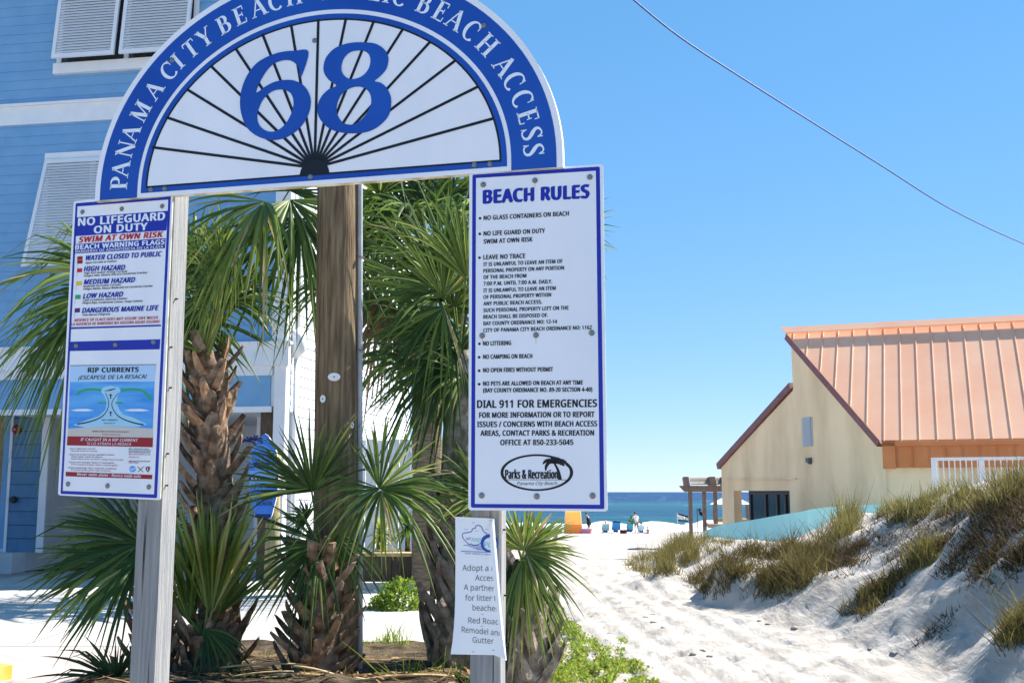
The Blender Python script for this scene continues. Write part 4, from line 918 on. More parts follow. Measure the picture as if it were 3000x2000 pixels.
g.hexa([a - y - e * .1, b - y, b + y * .6, a + y * .6 - e * .1, a - y - e * .1 + x, b - y + x, b + y * .6 + x, a + y * .6 - e * .1 + x]); g.build("ridge_cap", M['copper'], roof)
g = MB()
def trim(a, b, w, o0, o1):
    va = Vector(a); vb = Vector(b); d = (vb - va).normalized(); nn = Vector((-d.y, d.x)); nn = nn if nn.y > 0 else -nn
    q = [va - nn * w, vb - nn * w, vb, va]; g.hexa([GB.pt(p.x, p.y, o0) for p in q] + [GB.pt(p.x, p.y, o1) for p in q])
trim((se, ze), (sr, zr), 0.20, 0.003, 0.158)
trim((sk + 0.02, zk + 0.05), (sf - 0.12, zf - 0.08), -0.22, -0.3, 0.10)
g.build("roof_edge_trim", M['maroon'], bb)
g = MB(); a = GB.pt(sk, zk, -0.3); b = GB.pt(sf, zf, -0.3); q = Vector((0, 0, 0.2))
g.hexa([b, b + e * 9, a + e * 9, a, b + q, b + e * 9 + q, a + e * 9 + q, a + q]); a1 = GB.pt(sr, zr, -0.3); g.hexa([a + q, a + q + e * 9, a + q + e * 9 - GB.d * -.2, a + q + GB.d * .2, a1 - q * .6, a1 - q * .6 + e * 9, a1 + e * 9 - q * .6 + GB.d * .2, a1 - q * .6 + GB.d * .2])
g.build("rear_roof", M['maroon'], bb)
# porch glazing, pillars, vent, lamp
gz = Frame(GB.pt(0, 0, -0.2)[:2], 75); q0, _ = gp(2184, 1437); g = MB(); g.fbox(gz, q0, hs1, base, hz1, 0.0, -0.03); gd = g.build("glass_door", M['glass'], bb)
g = MB()
for f in (0.0, 0.36, 0.62, 0.80, 1.0): s = lerp(q0, hs1, f); g.fbox(gz, s - .06, s + .06, base, hz1, 0.05, -0.05)
g.fbox(gz, q0, hs1, hz1 - .12, hz1, 0.048, -0.048); s = lerp(q0, hs1, .62); g.fbox(gz, s - .16, s + .12, -0.05, 0.25, 0.12, 0.05); g.build("door_frame", M['dark'], gd)
g = MB(); g.fbox(gz, q0 - 0.15, hs1, base, hz1, -0.6, -0.7); g.build("porch_partition", M['stucco'], bb)
g = MB(); pf = GB.pt(lerp(pillar0, q0, .35), 0, -1.6); g.box((pf.x, pf.y, .6), 0.3, 0.3, 3.0, 75); g.build("porch_pillar", M['stucco'], bb)
s0, z0 = gp(2354, 1308); s1, z1 = gp(2380, 1224); g = MB(); g.fbox(GB, s0, s1, z0, z1, 0.03, 0.001)
vm = mat('vent_grey', (0.42, 0.45, 0.50), None, 1, 0.6); vent = g.build("louvre_vent", vm, bb); g = MB()
for i in range(14): zz = lerp(z0, z1, (i + .5) / 14); g.add([GB.pt(s0 + .05, zz, 0.06), GB.pt(s1 - .05, zz, 0.06), GB.pt(s1 - .05, zz + .07, 0.032), GB.pt(s0 + .05, zz + .07, 0.032)], [(0, 1, 2, 3)])
g.build("vent_slats", vm, vent)
s0, z0 = gp(2374, 1354); g = MB(); g.fbox(GB, s0 - .05, s0 + .12, z0, z0 + .14, 0.14, 0.001); g.fbox(GB, s0 - .02, s0 + .09, z0 - .05, z0, 0.09, 0.001); g.build("wall_lamp", M['grey_ink'], bb)
g = MB(); s0, z0 = gp(2128, 1406); s1, _ = gp(2335, 1395); g.fbox(GB, s0, s1, z0 - .02, z0 + .03, 0.05, 0.001); g.build("wall_ledge", M['stucco'], bb)

# teal wall curving round the terrace, deck and white railing
pts = [P(2060, 1556, 35), P(2110, 1538, 34), P(2200, 1523, 32.6), P(2290, 1507, 31), P(2340, 1499, 29.4), P(2390, 1489, 27.9), P(2450, 1483, 27.0), P(2560, 1477, 26.3), P(2720, 1474, 25.6)]
pl = smooth_loop([(p.x, p.y) for p in pts], 6, False); zl = [z for z, _ in smooth_loop([(p.z, 0) for p in pts], 6, False)]
g = MB(); k = len(pl); ring = []
for i, (x, y) in enumerate(pl):
    a = pl[max(0, i - 1)]; b = pl[min(k - 1, i + 1)]; d = Vector((b[0] - a[0], b[1] - a[1], 0)).normalized(); nn = Vector((-d.y, d.x, 0)) * 0.22; p = Vector((x, y, 0))
    ring += [p + Vector((0, 0, -1.2)), p + Vector((0, 0, zl[i])), p + nn + Vector((0, 0, zl[i])), p + nn + Vector((0, 0, -1.2))]
g.add(ring, [(i * 4 + j, i * 4 + (j + 1) % 4, i * 4 + 4 + (j + 1) % 4, i * 4 + 4 + j) for i in range(k - 1) for j in range(4)] + [(0, 1, 2, 3), ((k - 1) * 4 + 3, (k - 1) * 4 + 2, (k - 1) * 4 + 1, (k - 1) * 4)])
tw = g.build("terrace_wall", M['teal_wall']); tag(tw, "low curved turquoise wall between the dune and the cream building", "wall")
DF = Frame(P(2735, 1340, 22.0), 24); zt = P(2735, 1340, 22).z
g = MB(); g.fbox(DF, -0.1, 9, -0.5, zt - 1.12, 0.12, -2.6); tag(g.build("terrace_deck", M['concrete']), "raised white terrace slab carrying the railing behind the dune", "terrace")
rl = thing("terrace_railing", "white metal railing with thin balusters above the dune", "railing", tuple(DF.pt(3, zt - 1.12)))
g = MB(); g.fbox(DF, -0.05, 9, zt - .06, zt, 0.03, -0.05); g.build("top_rail", M['rail_white'], rl)
g = MB(); g.fbox(DF, -0.05, 9, zt - 1.02, zt - .97, 0.02, -0.04); g.build("bottom_rail", M['rail_white'], rl)
g = MB(); s = 0.06
while s < 9: g.fbox(DF, s, s + 0.022, zt - .97, zt - .06, 0.0, -0.02); s += 0.105
g.build("balusters", M['rail_white'], rl)
for i in range(8):
    g = MB(); a = i * 0.88; g.fbox(DF, a - .05, a + .05, zt - 1.12, zt - .061, 0.04, -0.06); g.build("rail_post", M['rail_white'], rl)

# pergola
PG = Frame(P(2060, 1430, 43), 8); pg = thing("pergola", "brown timber pergola with a slatted roof beside the cream building", "pergola", tuple(PG.pt(0, -0.6)))
for u in (2022, 2063, 2096):
    s, _ = PG.px(u, 1440); z1 = PG.px(u, 1436)[1]; oo = 0 if u == 2022 else -0.6 * ((u - 2022) / 41)
    g = MB(); g.fbox(PG, s - .075, s + .075, -0.9, z1 + .05, -0.03 + oo * .2, -0.18 + oo * .2); g.build("timber_post", M['pergola'], pg)
sA, zA = PG.px(1991, 1422); sB, zB = PG.px(2140, 1440); sC, _ = PG.px(2008, 1440)
g = MB(); pr = [(sC, zB), (sB, zB), (sB, zA), (sA, zA)]
for o0 in (0.06, -2.6):
    g = MB(); g.hexa([PG.pt(s, z, o0) for s, z in pr] + [PG.pt(s, z, o0 - .07) for s, z in pr]); g.build("beam", M['pergola'], pg)
zt = PG.px(2020, 1396)[1]; g = MB()
for u in (2014, 2091, 2130):
    g = MB(); s, _ = PG.px(u, 1410); q = [(s - .12, zA), (s + .10, zA), (s + .04, zt), (s - .16, zt)]; g.hexa([PG.pt(a, z, 0.3) for a, z in q] + [PG.pt(a, z, -3.0) for a, z in q]); g.build("rafter", M['pergola'], pg)
g = MB(); s0, _ = PG.px(2024, 1400); s1, _ = PG.px(2140, 1400); n = 30
for i in range(n):
    s = lerp(s0, s1, i / n); g.hexa([PG.pt(a, z, o) for z, o in ((zA + .03, -0.1), (zt - .02, -2.6)) for a, o_ in ((s, 0), (s + .035, 0))] + [PG.pt(a, z + .05, o) for z, o in ((zA + .03, -0.1), (zt - .02, -2.6)) for a, o_ in ((s, 0), (s + .035, 0))])
g.build("roof_slats", M['lattice'], pg)
g = MB(); sE, _ = PG.px(2075, 1530); g.fbox(PG, sE, sE + 3, PG.px(2040, 1545)[1], PG.px(2040, 1534)[1], 0.2, -3)
for ss in (.2, 1.5, 2.8): g.fbox(PG, sE + ss, sE + ss + .15, -1.2, PG.px(2040, 1545)[1] - .002, 0.1, -.05)
tag(g.build("timber_deck", M['lattice']), "low timber deck under the pergola", "deck")

# ================================================================== plants
UP = Vector((0, 0, 1))
def fan(mb, hub, A, N, Rl, n=30, spread=120, w=0.036, droop=0.22, cup=0.22, tint=0.32, fused=0.34, dry=0.12, seed=0, stiff=0.5):
    n = max(10, int(n * 0.8)); tint = min(.8, tint + .06)
    r = random.Random(seed); A = A.normalized(); N = (N - A * N.dot(A)).normalized(); B = N.cross(A)
    fr = [0.004, 0.16, fused, 0.5, 0.66, 0.80, 0.91, 1.0]
    for i in range(n):
        th = R(lerp(-spread, spread, (i + 0.5) / n)) + r.gauss(0, 0.035)
        L = Rl * (0.66 + 0.34 * math.cos(th * 0.62)) * r.uniform(0.78, 1.10)
        d = (A * math.cos(th) + B * math.sin(th) + N * (cup * (abs(math.sin(th)) - 0.25) + r.gauss(0, .11))).normalized()
        perp = d.cross(N).normalized(); t0 = min(1, max(0, tint + r.uniform(-0.20, 0.20) + (r.random() < .06) * .4))
        wm = min(w * 1.45, L * fused * R(2 * spread / n) * 0.95 + 0.006); bend = r.random() < 0.3; dd = (droop + .015) * r.uniform(0.4, 1.7); pts = []; tt = []; side = r.uniform(-0.08, 0.08)
        tw = r.uniform(-1.0, 1.0)
        for q in fr:
            p = hub + d * (q * L) + perp * side * L * max(0, q - 0.4) ** 2
            g = max(0, q - 0.30) ** 1.8 * dd * 1.9
            if bend and q > 0.66: g += (q - 0.66) * 1.3 * dd + (q - .66) * .25
            p = p - UP * g * L
            if q <= fused: ww = min(wm, q * L * R(2 * spread / n) * 1.25 + .004)
            else: ww = wm * (1 - ((q - fused) / (1 - fused)) ** 1.6) ** 0.9
            ww = max(ww, 0.0012); a = tw * max(0, q - 0.3)
            pv = (perp * math.cos(a) + N * math.sin(a)) * ww * 0.5
            pts += [p - pv, p + N * 0.30 * ww * (1 if q > fused else 1.3), p + pv]
            tv = min(1, t0 + (dry * 3.2 * max(0, q - 0.72) if r.random() < 0.9 else 0)); tt += [tv] * 3
        k = len(fr); mb.add(pts, [(j * 3 + c, j * 3 + 3 + c, j * 3 + 4 + c, j * 3 + 1 + c) for j in range(k - 1) for c in (0, 1)], 0, tt)

def petiole(mb, a, b, r0=0.022, r1=0.011, sag=0.06, tint=0.62):
    m = (a + b) / 2 + UP * sag * (b - a).length
    pts = [a.lerp(m, t).lerp(m.lerp(b, t), t) for t in (0, .2, .4, .6, .8, 1)]
    mb.tube(pts, [lerp(r0, r1, i / 5) for i in range(6)], 6, 0, tint, True, 0.6)

_fs = [100]
def frond(root, att, hub, tip, nv=(0, -1, 0.35), m='leaf', name="frond", pet=True, **k):
    """one fan leaf; att, hub and tip are world points"""
    _fs[0] += 1; mb = MB(); att, hub, tip = Vector(att), Vector(hub), Vector(tip)
    A = tip - hub
    fan(mb, hub, A, Vector(nv), A.length, seed=_fs[0], **k)
    if pet and (hub - att).length > 0.02:
        petiole(mb, att, hub + A.normalized() * 0.05, 0.026, 0.012, 0.05, k.get('tint', .32) + .25)
    return mb.build(name, M[m], root, True)

def boots(mb, base, top, r0, r1, n, size=(0.11, 0.24), lean=0.5, cross=26, seed=1, t0=0.0, t1=1.0):
    r = random.Random(seed); base, top = Vector(base), Vector(top)
    ax = (top - base).normalized(); X = ax.cross(Vector((0.2, 1, 0.1))).normalized(); Y = ax.cross(X)
    for i in range(n):
        t = lerp(t0, t1, (i + r.uniform(-.3, .3)) / n); ang = i * 2.39996 + r.uniform(-.15, .15); c = base + (top - base) * t; rad = lerp(r0, r1, t)
        o = X * math.cos(ang) + Y * math.sin(ang); tg = ax.cross(o).normalized()
        sgn = 1 if i % 2 else -1; tl = R(cross) * sgn * r.uniform(.6, 1.2); up = (ax * math.cos(tl) + tg * math.sin(tl)).normalized()
        L = size[1] * r.uniform(.7, 1.25); w = size[0] * r.uniform(.8, 1.15); th = 0.035
        dirv = (up * (1 - lean * .35) + o * lean * r.uniform(.5, 1.2)).normalized(); sd = dirv.cross(o).normalized(); nn = sd.cross(dirv).normalized()
        nn = nn if nn.dot(o) > 0 else -nn
        p0 = c + o * (rad - 0.02); pts = []; tt = []
        for j, (q, ws, ts) in enumerate(((-.12, 1.15, .9), (.35, .95, 1.0), (.75, .72, .75), (1.0, .60 * r.uniform(.5, 1.2), .45))):
            p = p0 + dirv * (q * L) + o * 0.02 * math.sin(q * 2.5); jag = r.uniform(-.02, .02) if j == 3 else 0
            pts += [p - sd * w * .5 * ws + dirv * jag, p + nn * th * ts, p + sd * w * .5 * ws - dirv * jag, p - nn * th * .35 * ts]
        fs = [(j * 4 + a, j * 4 + (a + 1) % 4, j * 4 + 4 + (a + 1) % 4, j * 4 + 4 + a) for j in range(3) for a in range(4)] + [(0, 3, 2, 1), (12, 13, 14, 15)]
        mb.add(pts, fs)

def trunk(root, base, top, r0, r1, m='palm_bark', bend=0.03, name="trunk"):
    mb = MB(); base, top = Vector(base), Vector(top); pts = []; rad = []; n = 22
    for i in range(n + 1):
        t = i / n; pts.append(base.lerp(top, t) + Vector((bend * math.sin(t * 3), bend * .5 * math.sin(t * 4), 0))); rad.append(lerp(r0, r1, t) * (1 + .03 * math.sin(i * 2.1)) * (1.12 if i == 0 else 1))
    mb.tube(pts, rad, 18); return mb.build(name, M[m], root, True)

def fill_fronds(root, heart, count, reach, size, az=(0, 360), el=(-25, 60), seed=3, **k):
    r = random.Random(seed); heart = Vector(heart)
    for i in range(count):
        a = R(r.uniform(*az)); e = R(r.uniform(*el)); d = Vector((math.cos(e) * math.cos(a), math.cos(e) * math.sin(a), math.sin(e)))
        hub = heart + d * reach * r.uniform(.75, 1.15) - UP * .12 * reach; A = (d + UP * r.uniform(-.75, .1)).normalized(); S = size * r.uniform(.85, 1.15)
        side = A.cross(UP).normalized() if abs(A.z) < .95 else Vector((1, 0, 0)); nv = side.cross(A) + side * r.uniform(-.8, .8)
        frond(root, heart + d * .05, hub, hub + A * S, nv, **dict(dict(n=30, spread=118, droop=.35, tint=r.uniform(.12, .4)), **k))

def gz_(p): return Vector((p.x, p.y, ground(p.x, p.y)))
def at_ground(u, Y):
    p = P(u, 1700, Y); return gz_(p)

# ---- palm left of the pole
Y1 = 9.9; b = at_ground(655, Y1); h1 = P(603, 1035, Y1)
p1 = thing("cabbage_palm", "cabbage palm with a boot-covered trunk left of the utility pole, behind the left post", "palm tree", b, "palms around the sign")
trunk(p1, b - UP * .1, h1, 0.20, 0.13, 'boot'); g = MB(); boots(g, b, h1 - UP * .02, 0.21, 0.15, 84, (0.145, 0.28), 0.6, 16, 11); g.build("leaf_boots", M['boot'], p1)
g = MB(); boots(g, P(625, 1280, Y1 - .05), P(606, 1060, Y1 - .05), 0.15, 0.12, 13, (0.09, 0.24), 0.5, 8, 12); g.build("fresh_leaf_boots", mat('boot_fresh', (0.26, 0.13, 0.07), (0.50, 0.33, 0.20), 14, 0.8, 0.15, 0.4, 30), p1)
def leaf_at(root, au, av, hu, hv, tu, tv, Y, Yt=None, **k): return frond(root, P(au, av, Y), P(hu, hv, k.pop('Yh', Y)), P(tu, tv, Yt if Yt else Y), **k)
leaf_at(p1, 610, 1040, 775, 590, 560, 800, Y1 - .2, Y1 - .6, n=30, spread=70, droop=.34, tint=.45, nv=(-.3, -1, .5), w=.042, cup=.5)
leaf_at(p1, 610, 1040, 770, 600, 700, 900, Y1, Y1 - .2, n=22, spread=55, droop=.3, tint=.40, nv=(-.6, -1, .2), w=.04, pet=False)
leaf_at(p1, 600, 1040, 850, 585, 960, 800, Y1 + .3, Y1 + .1, n=26, spread=80, droop=.4, tint=.36, nv=(.5, -1, .3), w=.04, cup=.4)
leaf_at(p1, 595, 1030, 590, 830, 575, 560, Y1 + .1, Y1 + .2, n=32, spread=62, droop=.06, tint=.5, nv=(0, -1, .1), w=.036)
leaf_at(p1, 600, 1030, 560, 800, 520, 540, Y1 + .3, Y1 + .5, n=26, spread=70, droop=.1, tint=.35, nv=(.3, -1, .1), w=.036)
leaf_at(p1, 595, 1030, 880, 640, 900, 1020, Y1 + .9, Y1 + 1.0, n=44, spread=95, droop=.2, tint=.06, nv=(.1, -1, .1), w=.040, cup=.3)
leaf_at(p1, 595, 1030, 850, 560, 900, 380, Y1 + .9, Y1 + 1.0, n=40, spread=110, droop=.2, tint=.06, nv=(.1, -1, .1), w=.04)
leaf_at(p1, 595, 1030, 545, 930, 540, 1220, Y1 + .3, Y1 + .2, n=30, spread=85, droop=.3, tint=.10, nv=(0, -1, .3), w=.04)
for hu, hv, tu, tv, dz, ti in ((300, 800, -60, 690, .0, .42), (285, 860, -40, 980, -.15, .38), (270, 900, 20, 1200, -.3, .30), (255, 930, 110, 1260, -.2, .26), (310, 760, 60, 640, .35, .46), (300, 850, -20, 1120, .3, .18), (235, 870, 80, 1080, .45, .12)):
    leaf_at(p1, 585, 1030, hu, hv, tu, tv, Y1 + dz, Y1 + dz - .2, n=30, spread=58, droop=.34, tint=ti, nv=(-.2, -.8, .8), w=.036, cup=.3)
for hu, hv, tu, tv, dz, ti, sp in ((640, 800, 560, 600, -.1, .5, 46), (655, 760, 690, 540, .1, .36, 50), (690, 720, 590, 900, -.15, .55, 40), (640, 850, 480, 900, -.1, .42, 55), (560, 880, 470, 1080, .15, .2, 60)):
    leaf_at(p1, 605, 1035, hu, hv, tu, tv, Y1 + dz, Y1 + dz - .15, n=26, spread=sp, droop=.3, tint=ti, nv=(-.15, -1, .4), w=.036)
for hu, hv in ((600, 830), (640, 800), (665, 790), (575, 850)):
    g = MB(); petiole(g, P(604, 1050, Y1 - .08), P(hu, hv, Y1 - .1), .04, .018, .03, .72); g.build("leaf_stalk", M['leaf'], p1, True)
fill_fronds(p1, h1 + Vector((0, .15, .1)), 9, .75, .85, (60, 200), (10, 75), 21)

# ---- short palm in front of the pole
Y2 = 9.3; b = at_ground(925, Y2); h2 = P(940, 1610, Y2)
p2 = thing("cabbage_palm", "short young palm with a shaggy stump in front of the utility pole", "palm tree", b, "palms around the sign")
trunk(p2, b - UP * .1, h2, 0.20, 0.11, 'boot'); g = MB(); boots(g, b, h2, 0.21, 0.12, 62, (0.12, 0.27), 0.75, 18, 31); g.build("leaf_boots", M['boot'], p2)
leaf_at(p2, 940, 1620, 915, 1440, 850, 1190, Y2, Y2 - .1, n=44, spread=80, droop=.04, tint=.16, nv=(.1, -1, .2), w=.046)
leaf_at(p2, 940, 1620, 905, 1430, 640, 1330, Y2 - .05, Y2 - .25, n=20, spread=42, droop=.1, tint=.26, nv=(.3, -1, .5), w=.04, pet=False)
leaf_at(p2, 935, 1610, 935, 1590, 690, 1640, Y2 - .1, Y2 - .4, n=34, spread=72, droop=.14, tint=.16, nv=(.2, -1, .5), w=.036)
leaf_at(p2, 945, 1610, 925, 1590, 790, 1820, Y2 - .05, Y2 - .3, n=22, spread=55, droop=.2, tint=.22, nv=(-.2, -1, .4), w=.032)
leaf_at(p2, 955, 1600, 1112, 1430, 1250, 1220, Y2 - .1, Y2 - .25, n=38, spread=75, droop=.06, tint=.24, nv=(-.3, -1, .3), w=.05)
leaf_at(p2, 955, 1600, 1112, 1430, 860, 1480, Y2 - .12, Y2 - .45, n=24, spread=48, droop=.42, tint=.34, nv=(0, -.9, .8), w=.036, pet=False)
leaf_at(p2, 955, 1600, 1116, 1436, 1090, 1620, Y2 - .14, Y2 - .3, n=16, spread=48, droop=.35, tint=.42, nv=(0, -1, .3), w=.028, pet=False)
leaf_at(p2, 955, 1600, 1116, 1432, 1380, 1480, Y2 - .14, Y2 - .4, n=14, spread=38, droop=.3, tint=.40, nv=(0, -1, .6), w=.034, pet=False)
leaf_at(p2, 945, 1605, 975, 1560, 1010, 1780, Y2, Y2 - .1, n=22, spread=60, droop=.2, tint=.18, nv=(.1, -1, .3), w=.03)
leaf_at(p2, 935, 1610, 900, 1520, 830, 1480, Y2 + .15, Y2 + .1, n=26, spread=95, droop=.15, tint=.10, nv=(0, -1, .1), w=.04)

# ---- tall smooth palm behind and boot-covered palm behind the right post
Y4_ = 18.6; b = at_ground(1250, Y4_); h4 = P(1235, 800, Y4_)
p4 = thing("cabbage_palm", "tall palm with a smooth brown trunk and drooping brown skirt right of the pole", "palm tree", b, "palms around the sign")
trunk(p4, b - UP * .1, h4, 0.26, 0.24, 'palm_bark', .05)
for hu, hv, tu, tv, dz, ti in ((1130, 640, 1060, 900, -.1, .05), (1110, 730, 1060, 560, .1, .08), (1190, 620, 1100, 420, .2, .10), (1240, 600, 1300, 380, .1, .12), (1170, 800, 1090, 1020, -.2, .06), (1300, 620, 1420, 480, .1, .14), (1150, 560, 1050, 480, .3, .1), (1330, 700, 1430, 760, .3, .1), (1240, 540, 1240, 330, .4, .12)):
    leaf_at(p4, 1235, 830, hu, hv, tu, tv, Y4_ + dz, Y4_ + dz, n=40, spread=100, droop=.2, tint=ti, nv=(0, -1, .1), w=.075)
for hu, hv, tu, tv in ((1130, 880, 1090, 1150), (1100, 850, 1060, 1080), (1160, 900, 1180, 1120), (1300, 900, 1340, 1120)):
    leaf_at(p4, 1235, 830, hu, hv, tu, tv, Y4_ + .1, Y4_, n=26, spread=60, droop=.3, tint=.4, nv=(0, -1, .1), m='dead_leaf', name="dead_frond", w=.05)
fill_fronds(p4, h4 + UP * .3, 20, 1.3, 1.5, (0, 360), (-20, 70), 27, w=.06)
Y3 = 10.2; b = at_ground(1330, Y3); h3 = P(1345, 1030, Y3)
p3 = thing("cabbage_palm", "full palm with a criss-cross boot trunk just left of the right post", "palm tree", b, "palms around the sign")
trunk(p3, b - UP * .1, h3, 0.20, 0.14, 'boot_grey', .02); g = MB(); boots(g, b, P(1342, 1440, Y3), 0.22, 0.18, 82, (0.105, 0.36), 0.20, 30, 41); g.build("leaf_boots", M['boot_grey'], p3)
leaf_at(p3, 1345, 1040, 1300, 870, 1210, 520, Y3 - .1, Y3 - .3, n=44, spread=78, droop=.05, tint=.34, nv=(.2, -1, .15), w=.046)
leaf_at(p3, 1345, 1040, 1290, 850, 1070, 800, Y3 - .1, Y3 - .4, n=24, spread=52, droop=.22, tint=.36, nv=(.3, -1, .6), w=.036, pet=False)
leaf_at(p3, 1345, 1040, 1330, 900, 1430, 600, Y3 + .1, Y3, n=34, spread=70, droop=.08, tint=.36, nv=(-.2, -1, .1), w=.04)
leaf_at(p3, 1345, 1040, 1300, 900, 1180, 1080, Y3 - .2, Y3 - .4, n=26, spread=62, droop=.35, tint=.30, nv=(.2, -1, .5), w=.034)
leaf_at(p3, 1345, 1040, 1330, 990, 1100, 1150, Y3 - .1, Y3 - .3, n=30, spread=66, droop=.3, tint=.16, nv=(.2, -1, .4), w=.03)
leaf_at(p3, 1345, 1050, 1355, 1100, 1240, 1080, Y3 - .15, Y3 - .4, n=22, spread=78, droop=.15, tint=.46, nv=(.1, -1, .3), w=.022)
leaf_at(p3, 1345, 1050, 1340, 1060, 1220, 1330, Y3 - .1, Y3 - .2, n=30, spread=70, droop=.25, tint=.18, nv=(.2, -1, .2), w=.032)
leaf_at(p3, 1350, 1040, 1420, 1010, 1500, 1200, Y3 + .2, Y3 + .2, n=28, spread=80, droop=.3, tint=.2, nv=(-.3, -1, .3), w=.034)
leaf_at(p3, 1350, 1040, 1600, 690, 1790, 560, Y3 + .1, Y3, n=30, spread=62, droop=.12, tint=.34, nv=(-.2, -1, .2), w=.036)
leaf_at(p3, 1350, 1040, 1590, 760, 1775, 730, Y3 + .2, Y3 + .2, n=28, spread=62, droop=.12, tint=.30, nv=(-.2, -1, .2), w=.036)
leaf_at(p3, 1350, 1440, 1410, 1450, 1270, 1270, Y3 - .3, Y3 - .5, n=34, spread=80, droop=.08, tint=.4, nv=(.2, -1, .2), w=.036)
leaf_at(p3, 1350, 1440, 1420, 1470, 1260, 1460, Y3 - .35, Y3 - .6, n=24, spread=60, droop=.2, tint=.42, nv=(.1, -1, .5), w=.032, pet=False)
fill_fronds(p3, h3, 9, .8, .9, (20, 160), (0, 60), 22)
for au, av, hu, hv, tu, tv, dz, ti, sp in ((1345, 1040, 1320, 780, 1120, 560, .15, .30, 60), (1345, 1040, 1250, 780, 1060, 640, .1, .34, 46), (1345, 1040, 1370, 820, 1330, 500, -.2, .42, 50), (1345, 1040, 1270, 960, 1060, 930, -.15, .30, 50), (1345, 1040, 1290, 1060, 1130, 1250, .1, .2, 55), (1345, 1040, 1390, 800, 1440, 560, .3, .2, 60)):
    leaf_at(p3, au, av, hu, hv, tu, tv, Y3 + dz, Y3 + dz - .2, n=30, spread=sp, droop=.2, tint=ti, nv=(.15, -1, .3), w=.036)

# ---- low palm right of the right post
Y5_ = 9.5; b = at_ground(1535, Y5_); h5 = P(1530, 1640, Y5_)
p5 = thing("cabbage_palm", "low palm with bright sunlit fan leaves right of the right post", "palm tree", b, "palms around the sign")
trunk(p5, b - UP * .1, h5, 0.21, 0.15, 'boot_grey'); g = MB(); boots(g, b, h5 - UP * .05, 0.22, 0.17, 44, (0.11, 0.36), 0.25, 30, 51); g.build("leaf_boots", M['boot_grey'], p5)
leaf_at(p5, 1530, 1640, 1535, 1612, 1560, 1440, Y5_ - .25, Y5_ - .3, n=36, spread=92, droop=.05, tint=.55, nv=(-.1, -1, .25), w=.040)
leaf_at(p5, 1530, 1640, 1538, 1610, 1710, 1545, Y5_ - .26, Y5_ - .4, n=22, spread=40, droop=.06, tint=.5, nv=(-.1, -1, .5), w=.036, pet=False)
leaf_at(p5, 1530, 1640, 1540, 1618, 1700, 1690, Y5_ - .28, Y5_ - .5, n=22, spread=52, droop=.18, tint=.44, nv=(-.1, -1, .7), w=.036, pet=False)
leaf_at(p5, 1530, 1640, 1538, 1625, 1640, 1840, Y5_ - .3, Y5_ - .5, n=24, spread=48, droop=.22, tint=.36, nv=(-.3, -1, .4), w=.034)
leaf_at(p5, 1530, 1640, 1530, 1630, 1560, 1930, Y5_ - .3, Y5_ - .45, n=22, spread=34, droop=.1, tint=.56, nv=(0, -1, .2), w=.032)
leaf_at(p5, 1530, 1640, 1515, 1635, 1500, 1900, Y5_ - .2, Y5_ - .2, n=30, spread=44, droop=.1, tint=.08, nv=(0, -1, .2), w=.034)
leaf_at(p5, 1530, 1640, 1520, 1600, 1440, 1480, Y5_ - .1, Y5_ - .1, n=28, spread=80, droop=.1, tint=.4, nv=(0, -1, .2), w=.034)
leaf_at(p5, 1530, 1640, 1560, 1600, 1660, 1500, Y5_ + .2, Y5_ + .2, n=28, spread=60, droop=.1, tint=.42, nv=(0, -1, .2), w=.034)

# ---- seedling palms near the left post
Y7 = 9.2; b = at_ground(590, Y7 + .1); h7 = P(590, 1850, Y7 + .1)
p7 = thing("palmetto", "small bushy palmetto with upright bright green leaves right of the left post", "palm", b, "palmettos in the planting bed")
trunk(p7, b - UP * .1, h7, 0.16, 0.10, 'boot'); g = MB(); boots(g, b, h7, 0.17, 0.12, 26, (0.11, 0.26), 0.6, 16, 61); g.build("leaf_boots", M['boot'], p7)
leaf_at(p7, 600, 1860, 608, 1790, 620, 1400, Y7, Y7 + .05, n=30, spread=30, droop=.02, tint=.44, nv=(.1, -1, .1), w=.052, fused=.5)
leaf_at(p7, 590, 1860, 570, 1800, 540, 1440, Y7 + .1, Y7 + .1, n=26, spread=30, droop=.03, tint=.34, nv=(.2, -1, .1), w=.048, fused=.5)
leaf_at(p7, 610, 1860, 640, 1800, 760, 1540, Y7 + .15, Y7 + .1, n=22, spread=32, droop=.06, tint=.38, nv=(-.2, -1, .1), w=.040)
leaf_at(p7, 590, 1870, 600, 1840, 690, 1990, Y7 - .1, Y7 - .3, n=16, spread=45, droop=.25, tint=.15, nv=(0, -1, .5), w=.03)
Y6 = 9.0; b = at_ground(455, Y6 + .3); h6 = P(455, 1760, Y6 + .3)
p6 = thing("palmetto", "palmetto with one broad dark fan leaf spreading left of the left post", "palm", b, "palmettos in the planting bed")
trunk(p6, b - UP * .1, h6, 0.15, 0.10, 'boot'); g = MB(); boots(g, b, h6, 0.16, 0.11, 26, (0.11, 0.26), 0.6, 16, 71); g.build("leaf_boots", M['boot'], p6)
leaf_at(p6, 450, 1760, 415, 1590, 70, 1640, Y6, Y6 - .35, n=38, spread=74, droop=.10, tint=.14, nv=(.35, -1, .45), w=.060, fused=.46, Yh=Y6)
leaf_at(p6, 450, 1760, 415, 1600, 230, 1900, Y6 - .02, Y6 - .3, n=18, spread=38, droop=.16, tint=.08, nv=(.2, -1, .4), w=.045, pet=False)
leaf_at(p6, 450, 1760, 420, 1600, 200, 1470, Y6 + .25, Y6 + .2, n=24, spread=48, droop=.2, tint=.34, nv=(.2, -.7, .7), w=.034)
leaf_at(p6, 450, 1760, 440, 1570, 470, 1380, Y6 + .5, Y6 + .5, n=24, spread=70, droop=.1, tint=.12, nv=(0, -1, .2), w=.036)
